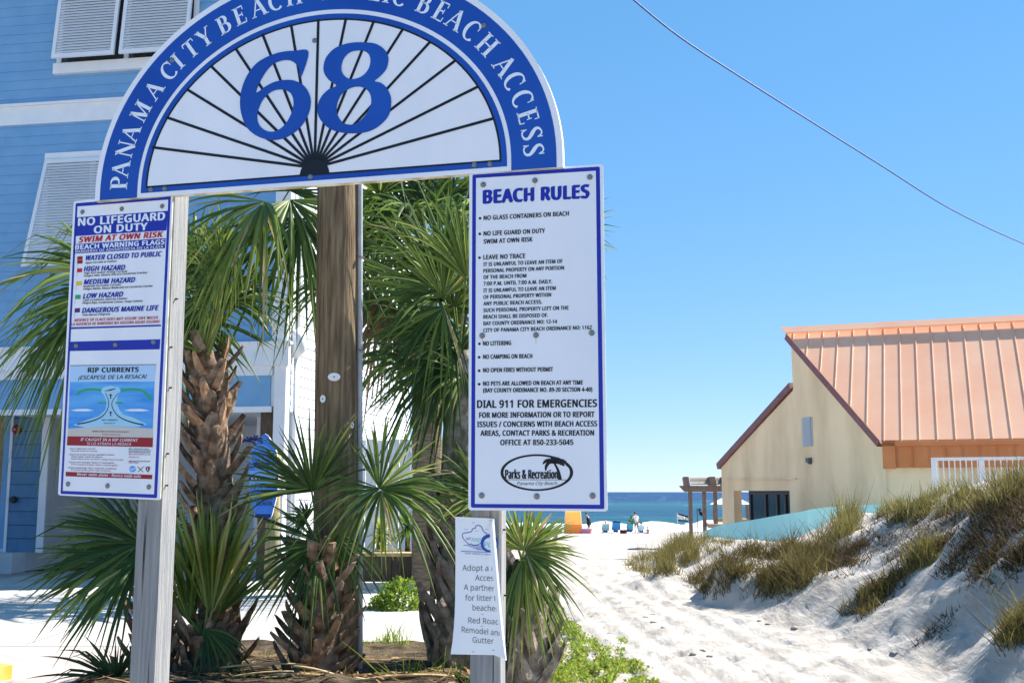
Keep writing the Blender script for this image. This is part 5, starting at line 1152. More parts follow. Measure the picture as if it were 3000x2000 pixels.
leaf_at(p6, 450, 1760, 405, 1640, 60, 1760, Y6 - .1, Y6 - .5, n=22, spread=40, droop=.12, tint=.2, nv=(.3, -1, .6), w=.055, fused=.4, pet=False)
leaf_at(p6, 450, 1760, 420, 1600, 120, 1520, Y6 + .1, Y6 - .1, n=20, spread=34, droop=.12, tint=.30, nv=(.3, -1, .6), w=.05, fused=.4, pet=False)
leaf_at(p7, 600, 1860, 620, 1800, 700, 1450, Y7 - .05, Y7 - .1, n=22, spread=24, droop=.03, tint=.46, nv=(-.1, -1, .1), w=.048, fused=.5)
leaf_at(p7, 590, 1860, 555, 1820, 470, 1560, Y7 - .05, Y7 - .1, n=20, spread=30, droop=.05, tint=.25, nv=(.2, -1, .1), w=.046, fused=.5)
Y8_ = 8.7; b = at_ground(355, Y8_)
p8 = thing("palmetto", "dark low palmetto at the foot of the left post, nearest the yellow kerb", "palm", b, "palmettos in the planting bed")
for tu, tv, dz in ((110, 1925, -.2), (180, 1990, -.3), (300, 1860, 0), (420, 1890, .1), (470, 1980, 0)):
    leaf_at(p8, 350, 2030, 340, 1995, tu, tv, Y8_, Y8_ + dz, n=20, spread=46, droop=.12, tint=.10, nv=(0, -1, .6), w=.034)

# ---- utility pole with conduit and tags
YP = 9.75; b = at_ground(988, YP)
up_ = thing("utility_pole", "thick weathered wooden utility pole with a grey conduit down its side", "utility pole", b)
rr = 65.0 / F * YP; g = MB(); pts = [b - UP * .3] + [Vector((b.x - .016 * z, b.y, z)) for i, z in enumerate((0.4, 1.2, 2.0, 3.0, 4.0, 5.5, 7.5, 9.5))]
g.tube(pts, [rr * 1.03, rr * 1.02, rr, rr * .99, rr * .97, rr * .95, rr * .92, rr * .87, rr * .82], 28); g.build("pole_shaft", M['pole'], up_, True)
g = MB(); cx_ = rr + .024
g.tube([(p.x + cx_ * (1 - .012 * i), p.y - .03, p.z) for i, p in enumerate(pts)], .024, 10); cond = g.build("conduit", M['conduit'], up_, True)
g = MB()
for z in (1.4, 2.9, 3.75): bx_ = b.x - .016 * z; g.tube([(bx_ + cx_ - .03, b.y - .055, z), (bx_ + cx_, b.y - .060, z), (bx_ + cx_ + .03, b.y - .05, z)], .012, 6)
g.build("conduit_straps", M['screw'], cond)
def tagdisc(u, v, rx, ry):
    q = P(u, v, YP - rr); off = q.x - (b.x - .016 * q.z); y = b.y - math.sqrt(max(0, rr * rr - off * off)); n = Vector((off, y - b.y, 0)).normalized(); t = Vector((-n.y, n.x, 0)) * -1; k = 20
    g = MB(); c = Vector((q.x, y, q.z)); c = P(u, v, c.y) + n * .004
    ring = [c + t * rx * math.cos(2 * math.pi * i / k) + UP * ry * math.sin(2 * math.pi * i / k) for i in range(k)]
    g.add(ring + [p + n * .005 for p in ring], [tuple(range(k, 2 * k))] + [(i, (i + 1) % k, (i + 1) % k + k, i + k) for i in range(k)]); d = g.build("pole_tag", M['rail_white'], up_)
    g = MB(); h = c + n * .0055; g.add([h + t * .007 * math.cos(i * .785) + UP * .007 * math.sin(i * .785) + n * .001 for i in range(8)], [tuple(range(8))]); g.build("nail_head", M['black'], d)
tagdisc(979, 1104, .055, .036); tagdisc(947, 1168, .028, .034); tagdisc(1030, 1245, .02, .03)

# overhead cable
g = MB(); cp = [(1300, -520), (1500, -340), (1700, -135), (1856, 0), (1990, 108), (2168, 225), (2398, 370), (2577, 482), (2781, 610), (3000, 714), (3150, 760), (3300, 800)]
def on_line(u, v): q = ray(u, v); return Vector((0, 0, CH)) + q * (5.645 / (q.y - 1.07 * q.x))     # the cable's own upright plane
g.tube([on_line(*q) for q in smooth_loop(cp, 5, False)], .006, 6); tag(g.build("overhead_cable", M['cable'], None, True), "thin blue-grey cable sagging across the open sky", "cable")

# ---- bush, yuccas, weeds
def leafball(mb, c, rx, ry, rz, n, size, seed, t0=.2, t1=.8):
    r = random.Random(seed)
    for i in range(n):
        a = r.uniform(0, 2 * math.pi); z = r.uniform(-.2, 1); q = math.sqrt(max(0, 1 - z * z)) * r.uniform(.55, 1) ** .5
        k = 1 + .25 * mnoise.noise((a * 1.5, z * 3, seed)); p = c + Vector((rx * q * math.cos(a) * k, ry * q * math.sin(a) * k, max(.01, rz * z * k)))
        d = Vector((r.gauss(0, 1), r.gauss(0, 1), r.gauss(.4, 1))).normalized(); s = d.cross(Vector((r.gauss(0, 1), r.gauss(0, 1), r.gauss(0, 1)))).normalized(); L = size * r.uniform(.6, 1.3); t = r.uniform(t0, t1)
        mb.add([p, p + d * L * .5 + s * L * .28, p + d * L, p + d * L * .5 - s * L * .28], [(0, 1, 2, 3)], 0, t)
c = at_ground(1172, 15.6); bu = thing("shrub", "rounded green shrub on the driveway edge before the timber planter", "shrub", c)
g = MB(); leafball(g, c, .36, .34, .40, 1500, .065, 5); leafball(g, c + Vector((-.22, -.05, 0)), .22, .2, .22, 500, .06, 6); g.build("foliage", M['cover'], bu)
g = MB()
for i in range(7): a = i * .9; g.tube([c, c + Vector((.14 * math.cos(a), .12 * math.sin(a), .22))], [.012, .006], 5)
g.build("stems", M['brown_wood'], bu)
def yucca(u, v, Y, L, n, seed, label, m='cover', t0=.55, t1=1.0):
    c = P(u, v, Y); base = Vector((c.x, c.y, zt_pl)); t = thing("yucca", label, "yucca", base, "yuccas in the timber planter"); r = random.Random(seed)
    g = MB(); g.tube([base - UP * .05, c], [.05, .045], 8); g.build("stem", M['palm_bark'], t, True); g = MB()
    for i in range(n):
        a = r.uniform(0, 6.283); e = R(r.uniform(-35, 80)); d = Vector((math.cos(e) * math.cos(a), math.cos(e) * math.sin(a), math.sin(e))); s = d.cross(UP).normalized(); l = L * r.uniform(.75, 1.15); tt = r.uniform(t0, t1); pts = []
        for q in (0, .3, .65, 1): p = c + d * l * q - UP * l * .35 * q * q; w = .028 * (1 - q) ** .6 + .001; pts += [p - s * w, p + s * w]
        g.add(pts, [(j * 2, j * 2 + 1, j * 2 + 3, j * 2 + 2) for j in range(3)], 0, tt)
    g.build("leaves", M[m], t)
zt_pl = PF.px(1035, 1618)[1] - .065
yucca(1118, 1560, 19.5, .48, 70, 3, "pale yellow-green yucca in the timber planter, left of the darker one"); yucca(1120, 1620, 19.4, .4, 50, 4, "low yellowed yucca drooping over the timber planter's edge"); yucca(1195, 1545, 19.9, .5, 80, 5, "darker green yucca in the timber planter beside the smooth palm", 'cover', .1, .6)

def blades(mb, c, n, rad, h, seed, t0, t1, w=.008, lean=.5):
    r = random.Random(seed)
    for i in range(n):
        a = r.uniform(0, 6.283); q = rad * math.sqrt(r.random()); x, y = c.x + q * math.cos(a), c.y + q * math.sin(a); p = Vector((x, y, ground(x, y) - .01)); L = h * r.uniform(.5, 1.2)
        d = Vector((r.gauss(0, lean), r.gauss(0, lean), 1)).normalized(); bend = Vector((r.gauss(0, .5), r.gauss(0, .5), -.2)); s = d.cross(Vector((r.gauss(0, 1), r.gauss(0, 1), 0))).normalized(); t = r.uniform(t0, t1); pts = []
        for f in (0, .4, .75, 1): pp = p + d * L * f + bend * L * .35 * f * f; ww = w * (1 - f * .9); pts += [pp - s * ww, pp + s * ww]
        mb.add(pts, [(j * 2, j * 2 + 1, j * 2 + 3, j * 2 + 2) for j in range(3)], 0, t)
g = MB()
for u, v, n, rd, h in ((700, 1985, 40, .3, .14), (820, 1990, 30, .3, .12), (1000, 1995, 30, .2, .1), (1080, 1900, 50, .12, .16), (1120, 1890, 40, .10, .14), (1150, 1890, 26, .08, .3), (1180, 1910, 30, .09, .36), (1200, 1960, 24, .08, .42), (1100, 1930, 40, .16, .12), (860, 1960, 40, .2, .14), (770, 1940, 40, .2, .12), (700, 1980, 40, .2, .1), (1290, 1985, 30, .12, .3), (1340, 1980, 30, .1, .25), (1230, 1990, 26, .1, .2)):
    c = hit(u, v) if v < 1950 else P(u, v, 8.9)
    blades(g, c, n, rd, h + (.12 if v > 1950 else 0), int(u), .35, .9, .009, .35)
tag(g.build("weeds", M['cover']), "small weeds in the planting bed", None, None, 'stuff')
# litter of fallen palm stalks in the bed: each stalk is a thing
stalks = [((640, 1955), (900, 1945), .016, "long pale palm stalk lying behind the others at the short palm's foot"), ((800, 1975), (1080, 1990), .026, "thick bright palm stalk lying across the bed at the short palm's foot"), ((860, 1950), (1010, 1985), .018, "thin palm stalk crossing over the thick bright one"), ((660, 1985), (860, 1965), .014, "thin palm stalk at the foot of the bushy palmetto"), ((1040, 1996), (1330, 1980), .026, "long bowed yellow palm stalk before the criss-cross palm")]
for i, (a, bq, rd, lb) in enumerate(stalks):
    pa, pb = P(*a, 8.95 - .07 * i), P(*bq, 8.9 - .08 * i); m = (pa + pb) / 2 + UP * (.05 if i == 4 else .03); g = MB(); pts = [pa.lerp(m, t).lerp(m.lerp(pb, t), t) for t in (0, .2, .4, .6, .8, 1)]
    g.tube(pts, [rd * .8, rd, rd, rd * .9, rd * .8, rd * .6], 7, 0, .5, True, .55); tag(g.build("fallen_stalk", M['dead'], None, True), lb, "palm stalk", "fallen palm stalks in the bed")
r = random.Random(31); g = MB()
for i in range(620):
    x, y = r.uniform(-3.3, -.35), r.uniform(8.0, 10.6); a = r.uniform(0, 6.28); L = r.uniform(.08, .5) * (1 if r.random() < .6 else .4); d = Vector((math.cos(a), math.sin(a) * .6, 0)); s_ = Vector((-d.y, d.x, r.uniform(-.4, .4))).normalized() * r.uniform(.004, .016); pts = []; t = r.random()
    for q in (0, .5, 1): p = Vector((x, y, 0)) + d * L * (q - .5); p.z = bedz(p.x, p.y) + .012 + .03 * r.random(); pts += [p - s_ * (1 - .6 * abs(q - .5)), p + s_ * (1 - .6 * abs(q - .5))]
    g.add(pts, [(0, 1, 3, 2), (2, 3, 5, 4)], 0, t)
tag(g.build("leaf_litter", M['dead_leaf']), "dry brown leaf litter on the planting bed", None, None, 'stuff')

# ---- ground cover right of the low palm
def inpoly(x, y, p):
    c = False; n = len(p)
    for i in range(n):
        (x1, y1), (x2, y2) = p[i - 1], p[i]
        if (y1 > y) != (y2 > y) and x < (x2 - x1) * (y - y1) / (y2 - y1) + x1: c = not c
    return c
r = random.Random(9); g = MB(); cov = [(1600, 1770), (1650, 1800), (1690, 1840), (1715, 1880), (1760, 1890), (1830, 1875), (1850, 1905), (1860, 1945), (1900, 1970), (1930, 2010), (1590, 2010), (1600, 1900)]
n = 0
while n < 4600:
    u, v = r.uniform(1590, 1930), r.uniform(1770, 2010)
    if not inpoly(u, v, cov): continue
    if mnoise.noise((u * .028, v * .035, 4)) < -.04 + .1 * (u - 1750) / 150: n += .3; continue
    n += 1; c = hit(u, v); hgt = r.uniform(.0, .06) * (1 + mnoise.noise((u * .015, v * .02, 8)))
    for q in range(3):
        p = c + Vector((r.uniform(-.04, .04), r.uniform(-.04, .04), hgt)); d = Vector((r.gauss(0, 1), r.gauss(0, 1), r.gauss(.9, .6))).normalized(); s = d.cross(Vector((r.gauss(0, 1), r.gauss(0, 1), r.gauss(0, 1)))).normalized(); L = r.uniform(.018, .042); t = r.uniform(.3, 1)
        g.add([p, p + d * L * .5 + s * L * .3, p + d * L, p + d * L * .5 - s * L * .3], [(0, 1, 2, 3)], 0, t)
tag(g.build("ground_cover", M['cover']), "bright green creeping ground cover beside the path", None, None, 'stuff')

# ---- dune grass
r = random.Random(12); g = MB()
clumps = [  # polygon in the photo, tufts, blade length, tint range, lean
    ([(1825, 1655), (1890, 1590), (1960, 1560), (2100, 1545), (2180, 1540), (2190, 1570), (2090, 1610), (2030, 1650), (1930, 1685)], 560, .42, .35, .85, .35),
    ([(2020, 1700), (2080, 1655), (2160, 1615), (2290, 1575), (2340, 1600), (2290, 1630), (2190, 1670), (2110, 1715), (2060, 1735)], 520, .30, .1, .65, .45),
    ([(2180, 1735), (2260, 1660), (2330, 1610), (2430, 1545), (2530, 1525), (2480, 1585), (2420, 1655), (2370, 1715), (2260, 1750)], 620, .30, .15, .72, .45),
    ([(2420, 1530), (2440, 1500), (2530, 1510), (2510, 1545), (2450, 1580)], 170, .5, .4, .95, .3),
    ([(2570, 1490), (2640, 1450), (2730, 1435), (2820, 1440), (2880, 1450), (2850, 1480), (2740, 1500), (2640, 1520)], 400, .28, .45, 1.0, .25),
    ([(2860, 1440), (2930, 1410), (3020, 1380), (3050, 1420), (2960, 1480), (2880, 1500)], 200, .34, .2, .95, .35),
    ([(2560, 1510), (2700, 1480), (2860, 1480), (3050, 1440), (3050, 1640), (2900, 1660), (2740, 1650), (2600, 1640), (2480, 1640)], 800, .20, .0, .36, .8),
    ([(2480, 1790), (2540, 1730), (2640, 1670), (2700, 1680), (2620, 1740), (2540, 1800)], 190, .24, .1, .7, .6),
    ([(2650, 1640), (2720, 1600), (2760, 1620), (2700, 1660)], 120, .3, .4, .95, .4),
    ([(2740, 1650), (2900, 1600), (3040, 1600), (2960, 1690), (2840, 1700)], 200, .22, .05, .5, .7),
    ([(2690, 1880), (2740, 1830), (2800, 1790), (2810, 1810), (2760, 1860)], 60, .16, .0, .3, .8),
    ([(2940, 1880), (2960, 1830), (3020, 1780), (3030, 1850)], 110, .32, .3, .8, .5),
    ([(2400, 1640), (2500, 1600), (2560, 1560), (2560, 1640), (2460, 1700)], 140, .2, .0, .4, .8),
]
for poly, n, L, t0, t1, ln in clumps:
    n = int(n * .95); poly = [(a, b_ + 6) for a, b_ in poly]
    x0, x1 = min(p[0] for p in poly), max(p[0] for p in poly); y0, y1 = min(p[1] for p in poly), max(p[1] for p in poly); k = 0; guard = 0
    while k < n and guard < n * 12:
        guard += 1; u, v = r.uniform(x0, x1), r.uniform(y0, y1)
        if mnoise.noise((u * .026, v * .045, 7)) < (-.02 if u > 2500 else -.16): continue
        if not inpoly(u, v, poly): continue
        c = hit(u, v)
        if c is None or c.y > 33: continue
        if mnoise.noise((c.x * 2.2, c.y * 2.2, 3)) < -.25: continue
        k += 1; blades(g, c, 7, .15, L * (.60 + .8 * mnoise.noise((c.x * 1.4, c.y * 1.4, 5)) + (r.random() < .10) * .7), k * 7 + int(u), t0, t1, .0065, ln)
tag(g.build("dune_grass", M['grassleaf']), "sea oats and dry beach grass over the dune", None, None, 'stuff')
# stones and clods on the sand
sm = mat('stone_grey', (0.34, 0.30, 0.26), (0.48, 0.44, 0.40), 9, 0.9, 0.1, .6, 20); proto = None
for i, (u, v, s) in enumerate([(1892, 1808, .05), (1912, 1800, .05), (1913, 1822, .05), (1943, 1838, .04), (2226, 1818, .045), (2250, 1828, .05), (2330, 1840, .08), (2240, 1812, .035), (2060, 1905, .05), (2078, 1922, .045), (2030, 1915, .05), (1788, 1856, .05), (2620, 1912, .05), (2550, 1900, .04)]):
    c = hit(u, v)
    if proto is None:
        bm = bmesh.new(); bmesh.ops.create_icosphere(bm, subdivisions=2, radius=1)
        for q in bm.verts: q.co *= 1 + .35 * mnoise.noise(q.co * 1.3) + .12 * mnoise.noise(q.co * 4); q.co.z *= .55
        me = bpy.data.meshes.new("stone"); bm.to_mesh(me); bm.free(); me.materials.append(sm); proto = bpy.data.objects.new("stone", me); col.objects.link(proto); o = proto
    else: o = proto.copy(); col.objects.link(o)
    o.location = c + UP * s * .1; o.scale = (s * .85, s * .7, s * .6); o.rotation_euler = (0, 0, i * 1.7); tag(o, "small grey-brown stone lying on the white sand path", "stone", "stones on the sand")

# ================================================================== surfboard sign, beach people, flags, gazebo
M['skin'] = mat('skin', (0.50, 0.28, 0.19), (0.56, 0.33, 0.23), 8, 0.6)
M['hair'] = mat('hair', (0.035, 0.024, 0.018), None, 1, 0.6)
def cloth(name, c): M[name] = mat(name, c, tuple(min(1, x * 1.12 + .01) for x in c), 9, 0.85, 0.1); return M[name]

# ---- surfboard-shaped sign on a round pile
SF = Frame(P(778, 1440, 18.6), 6); sb = at_ground(790, 18.7)
surf = thing("surfboard_sign", "blue surfboard-shaped sign on a round wooden pile under the blue house", "sign", sb)
g = MB(); pc = SF.pt(SF.px(792, 1500)[0], 0, -.14)
g.tube([(pc.x, pc.y, -.2), (pc.x, pc.y, .9), (pc.x, pc.y, SF.px(790, 1320)[1])], [.125, .12, .115], 16); g.build("pile", M['pile_wood'], surf, True)
S3 = z_of(3.92, 700, 1250)
ol = smooth_loop([(300, 78), (390, 190), (440, 330), (455, 520), (440, 760), (400, 930), (365, 1040), (300, 1062), (235, 1055), (185, 1000), (140, 850), (118, 640), (112, 480), (140, 320), (210, 170)], 4)
def sheet(key, pts, o0, o1, mats, name, parent):
    vs_, fs = fill2d([[(x, -y) for x, y in pts]]); g = MB(); f = [SF.ppx(*S3(x, -y), o0, 0) for x, y in vs_]
    k = len(pts); g.add(f, fs); e = [SF.ppx(*S3(x, y), o0, 0) for x, y in pts]; g.add(e + [p - SF.n * (o0 - o1) for p in e], [(i, (i + 1) % k, (i + 1) % k + k, i + k) for i in range(k)], 1); return g.build(name, mats, parent)
cb = mat('surf_blue', (0.02, 0.14, 0.55), (0.035, 0.20, 0.66), 6, 0.35, 0.4); cp_ = mat('surf_pale', (0.16, 0.36, 0.72), None, 1, .4); cd = mat('surf_navy', (0.006, 0.02, 0.14), None, 1, .4)
sheet('b', ol, .02, -.02, [cb, M['rail_white']], "surfboard", surf)
SS = Art(SF, S3)
SS.poly('pale', [(118, 500), (452, 500), (452, 700), (122, 710)], .0225)
SS.poly('navy', [(120, 575), (452, 580), (452, 622), (121, 622)], .0235); SS.poly('navy', [(182, 1000), (378, 1000), (363, 1040), (300, 1060), (235, 1053)], .0235)
SS.text('white', "EAT HERE", 150, 615, 430, 615, 34, .0245, .02); SS.text('navy', "GOOD TIMES", 135, 705, 440, 700, 42, .0245, .03, .15)
SS.text('navy', "ON THE", 190, 840, 390, 830, 48, .0235, .02, .15); SS.text('navy', "BEACH", 205, 905, 375, 898, 48, .0235, .02, .15)
SS.loops('pale', [[(260 + 130 * math.cos(a * .2618), 350 + 150 * math.sin(a * .2618)) for a in range(24)], [(260 + 118 * math.cos(a * .2618), 350 + 138 * math.sin(a * .2618)) for a in range(24)]], .0225)
for y, n in ((280, "SUN"), (330, "SAND"), (385, "SEA")): SS.text('pale', n, 205, y, 330, y - 4, 34, .0235, .02)
SS.poly('navy', [(160, 420), (200, 402), (250, 420), (330, 410), (370, 430), (300, 470), (200, 470)], .0235)
for k, (cx, cy) in enumerate(((120, 175), (200, 160))):
    for a in (-150, -110, -70, -30, 10, 190): p = smooth_loop([(cx, cy), (cx + 45 * math.cos(R(a)), cy + 45 * math.sin(R(a)) - 8), (cx + 78 * math.cos(R(a)), cy + 70 * math.sin(R(a)) + 18)], 4, False); SS.stroke('navy', p, [6 + 16 * math.sin(math.pi * i / len(p)) for i in range(len(p))], .0250)
for key, nm, m in (('pale', "pale_bands", cp_), ('navy', "navy_marks", cd), ('white', "white_letters", M['letter_white'])): SS.l[key].build(nm, m, surf)

# ---- people by the water
def body(name, joints, edges, m, parent, sub=2):
    me = bpy.data.meshes.new(name); me.from_pydata([j[0] for j in joints], edges, []); me.materials.append(m)
    o = bpy.data.objects.new(name, me); col.objects.link(o); sk = o.modifiers.new("skin", 'SKIN'); sk.use_smooth_shade = True
    for i, j in enumerate(joints): me.skin_vertices[0].data[i].radius = (j[1], j[1] * (j[2] if len(j) > 2 else 1)); me.skin_vertices[0].data[i].use_root = i == 0
    s = o.modifiers.new("sub", 'SUBSURF'); s.levels = sub; s.render_levels = sub
    if parent: hang(o, parent)
    return o
def figure(label, base, yaw, sc, J, shirt, shorts, hat=None, sleeve=.5, hair=True, group=None):
    """J: joint table in metres (x right, y forward, z up) for a 1.75 m adult"""
    fr = Matrix.Translation(base) @ Matrix.Rotation(yaw, 4, 'Z') @ Matrix.Scale(sc, 4)
    q = {k: fr @ Vector(v) for k, v in J.items()}; t = thing("person", label, "person", base, group)
    rad = dict(pelvis=.135, waist=.125, chest=.145, neck=.055, jaw=.075, head=.098, crown=.07, sl=.06, el=.042, wl=.030, hl=.034, fl=.012, sr=.06, er=.042, wr=.030, hr=.034, frr=.012, hipl=.095, kl=.062, al=.040, tl=.032, hipr=.095, kr=.062, ar=.040, tr=.032)
    ks = [k for k in rad if k in q]; E = [('pelvis', 'waist'), ('waist', 'chest'), ('chest', 'neck'), ('neck', 'jaw'), ('jaw', 'head'), ('head', 'crown'), ('chest', 'sl'), ('sl', 'el'), ('el', 'wl'), ('wl', 'hl'), ('hl', 'fl'), ('chest', 'sr'), ('sr', 'er'), ('er', 'wr'), ('wr', 'hr'), ('hr', 'frr'), ('pelvis', 'hipl'), ('hipl', 'kl'), ('kl', 'al'), ('al', 'tl'), ('pelvis', 'hipr'), ('hipr', 'kr'), ('kr', 'ar'), ('ar', 'tr')]
    ix = {k: i for i, k in enumerate(ks)}
    body("body", [(q[k], rad[k] * sc) for k in ks], [(ix[a], ix[b]) for a, b in E if a in ix and b in ix], M['skin'], t)
    def ext(keys, ed, grow, m, nm):
        ks2 = [k for k in keys if k in q or isinstance(k, tuple)]; pos = []
        for k in ks2:
            if isinstance(k, tuple): a, b, f = k; pos.append((q[a].lerp(q[b], f), lerp(rad[a], rad[b], f) * sc * grow))
            else: pos.append((q[k], rad[k] * sc * grow))
        body(nm, pos, ed, m, t)
    ext(['pelvis', 'waist', 'chest', ('chest', 'neck', .55), 'sl', ('sl', 'el', sleeve), 'sr', ('sr', 'er', sleeve)], [(0, 1), (1, 2), (2, 3), (2, 4), (4, 5), (2, 6), (6, 7)], 1.16, shirt, "shirt")
    if shorts: ext(['pelvis', 'hipl', ('hipl', 'kl', .8), 'hipr', ('hipr', 'kr', .8)], [(0, 1), (1, 2), (0, 3), (3, 4)], 1.14, shorts, "shorts")
    hd = q['head']; g = bmesh.new(); bmesh.ops.create_uvsphere(g, u_segments=12, v_segments=8, radius=.118 * sc)
    if hat is None:
        for v in list(g.verts):
            if v.co.z < -.03 * sc: v.co.z = -.03 * sc
        off = UP * .015 * sc
    else:
        for v in g.verts:
            if v.co.z < .02 * sc: v.co.x *= 1.75; v.co.y *= 1.75; v.co.z = .02 * sc + v.co.z * .1
        off = UP * .03 * sc
    me = bpy.data.meshes.new("hair"); g.to_mesh(me); g.free(); me.materials.append(hat or M['hair']); me.transform(Matrix.Translation(hd + off)); o = bpy.data.objects.new("hat" if hat else "hair", me); col.objects.link(o); hang(o, t)
    for sgn in (-1, 1):                      # feet of the face: eyes, nose are sub-pixel; ears and nose keep the outline
        g = MB(); e = fr @ (Vector(J['head']) + Vector((sgn * .098, .0, -.005))); g.tube([e - UP * .03 * sc, e, e + UP * .03 * sc], [.01 * sc, .02 * sc, .01 * sc], 6); g.build("ear", M['skin'], t, True)
    return t
STAND = dict(pelvis=(0, 0, .93), waist=(0, .04, 1.08), chest=(0, .14, 1.34), neck=(0, .20, 1.50), jaw=(0, .25, 1.57), head=(0, .27, 1.66), crown=(0, .27, 1.72), sl=(-.19, .15, 1.42), el=(-.30, .24, 1.18), wl=(-.30, .42, 1.02), hl=(-.29, .50, .98), fl=(-.28, .57, .95), sr=(.19, .15, 1.42), er=(.27, .12, 1.14), wr=(.26, .26, .92), hr=(.26, .31, .85), frr=(.25, .34, .78), hipl=(-.10, 0, .88), kl=(-.12, .05, .50), al=(-.12, -.02, .09), tl=(-.13, .14, .03), hipr=(.10, 0, .88), kr=(.13, .04, .50), ar=(.14, -.04, .09), tr=(.15, .12, .03))
SIT = dict(pelvis=(0, 0, .30), waist=(0, -.05, .45), chest=(0, -.12, .72), neck=(0, -.12, .88), jaw=(0, -.09, .95), head=(0, -.08, 1.04), crown=(0, -.08, 1.10), sl=(-.19, -.12, .80), el=(-.27, .0, .56), wl=(-.22, .22, .50), hl=(-.20, .29, .49), fl=(-.19, .36, .47), sr=(.19, -.12, .80), er=(.27, .0, .56), wr=(.22, .22, .50), hr=(.20, .29, .49), frr=(.19, .36, .47), hipl=(-.10, .05, .29), kl=(-.13, .48, .42), al=(-.14, .80, .12), tl=(-.15, .95, .08), hipr=(.10, .05, .29), kr=(.13, .50, .42), ar=(.15, .82, .12), tr=(.16, .96, .08))
GRP = "beachgoers by the water"
def shore(u, v=1557):
    p = P(u, v, 93.0); return Vector((p.x, p.y, ground(p.x, p.y)))
def chair(u, v, label, c1, c2, sc=1.0):
    b = shore(u, v); t = thing("beach_chair", label, "beach chair", b, "low beach chairs by the water"); w = .29 * sc
    def q(x, y, z): return b + Vector((x, y, z)) * sc
    g = MB(); n = 6
    for i in range(n):
        a, c = i / n, (i + 1) / n; m = i % 2
        for (y0, z0, y1, z1) in ((-.02, .24, -.34, .86),): g.quad(q(-.27, lerp(y0, y1, a), lerp(z0, z1, a)), q(.27, lerp(y0, y1, a), lerp(z0, z1, a)), q(.27, lerp(y0, y1, c), lerp(z0, z1, c)), q(-.27, lerp(y0, y1, c), lerp(z0, z1, c)), 0 if i < 5 else 1)
    g.build("backrest", [c1, c2], t)
    g = MB(); g.quad(q(-.27, -.02, .24), q(.27, -.02, .24), q(.27, .42, .28), q(-.27, .42, .28)); g.build("seat", c1, t)
    for sx in (-1, 1):
        g = MB(); g.tube([q(sx * .28, -.35, .88), q(sx * .28, -.02, .23), q(sx * .28, .44, .28)], .014 * sc, 6); g.tube([q(sx * .29, -.24, .0), q(sx * .29, .1, .42), q(sx * .29, .4, .42)], .013 * sc, 6); g.tube([q(sx * .29, -.1, .42), q(sx * .29, .36, .0)], .013 * sc, 6); g.build("frame_side", M['screw'], t)
        g = MB(); g.hexa([q(sx * .29 - .025, .0, .425), q(sx * .29 + .025, .0, .425), q(sx * .29 + .025, .4, .425), q(sx * .29 - .025, .4, .425), q(sx * .29 - .025, .0, .45), q(sx * .29 + .025, .0, .45), q(sx * .29 + .025, .4, .45), q(sx * .29 - .025, .4, .45)]); g.build("armrest", M['rail_white'], t)
    return b
tealc, bluec, navyc, palec = cloth('cloth_teal', (.08, .42, .50)), cloth('cloth_blue', (.05, .28, .62)), cloth('cloth_navy', (.02, .05, .30)), cloth('cloth_pale', (.45, .72, .80))
whitec, khaki, blackc, pinkc, coralc, stripec = cloth('cloth_white', (.80, .78, .80)), cloth('cloth_khaki', (.34, .22, .16)), cloth('cloth_black', (.02, .02, .03)), cloth('cloth_pink', (.75, .25, .30)), cloth('cloth_coral', (.85, .30, .26)), cloth('cloth_stripe', (.30, .60, .64))
b = shore(1865, 1560); SCL = 1.0
figure("person in a white shirt and brown shorts standing and leaning forward at the water's edge", b, R(18), 1.0, STAND, whitec, khaki, None, .75, True, GRP)
g = MB(); c = b + Vector((-.34, .42, 1.05)); q = [(-.18, -.42), (-.24, .1), (-.14, .44), (.14, .44), (.24, .1), (.18, -.42)]; k = 6
pts = [c + Vector((x * .75, .05 * x, z)) for x, z in q]; g.add(pts + [p + Vector((0, .05, 0)) for p in pts], [tuple(range(k)), tuple(reversed(range(k, 2 * k)))] + [(i, (i + 1) % k, (i + 1) % k + k, i + k) for i in range(k)])
tag(g.build("bodyboard", M['green']), "small green bodyboard held by the person in the white shirt", "bodyboard")
b = chair(1774, 1559, "striped teal beach chair under the person in the coral hat", stripec, whitec); figure("person in a coral sun hat sitting in the striped teal beach chair", b + Vector((0, .10, -.05)), 0, .97, SIT, whitec, navyc, coralc, .6, True, GRP)
b = chair(1805, 1559, "tall blue beach chair with a navy headrest, second from the left", bluec, navyc, 1.2); figure("person mostly hidden behind the tall blue beach chair with the navy headrest", b + Vector((0, .22, -.02)), 0, .93, SIT, whitec, navyc, None, .5, True, GRP)
b = chair(1845, 1559, "dark teal beach chair beside the standing person in white", tealc, tealc, .9); figure("dark-haired person in a teal shirt sitting beside the standing person in white", b + Vector((0, -.02, 0)), 0, .98, SIT, tealc, navyc, None, .6, True, GRP)
b = chair(1877, 1559, "pale blue beach chair at the right end of the group", palec, palec, .82); figure("dark-haired person in a pale blue shirt sitting at the group's right end", b + Vector((.05, 0, -.05)), R(-8), .88, SIT, palec, navyc, None, .6, True, GRP)
b = shore(1897, 1560); figure("child with bare skin and pink shorts sitting on the sand right of the chairs", b + Vector((0, 0, -.16)), R(20), .62, SIT, M['skin'], pinkc, None, .3, True, GRP)
b = shore(1726, 1552); figure("slim person in black swimwear standing apart, left of the beach chairs", b, R(60), .98, STAND, blackc, blackc, None, .1, True, GRP)
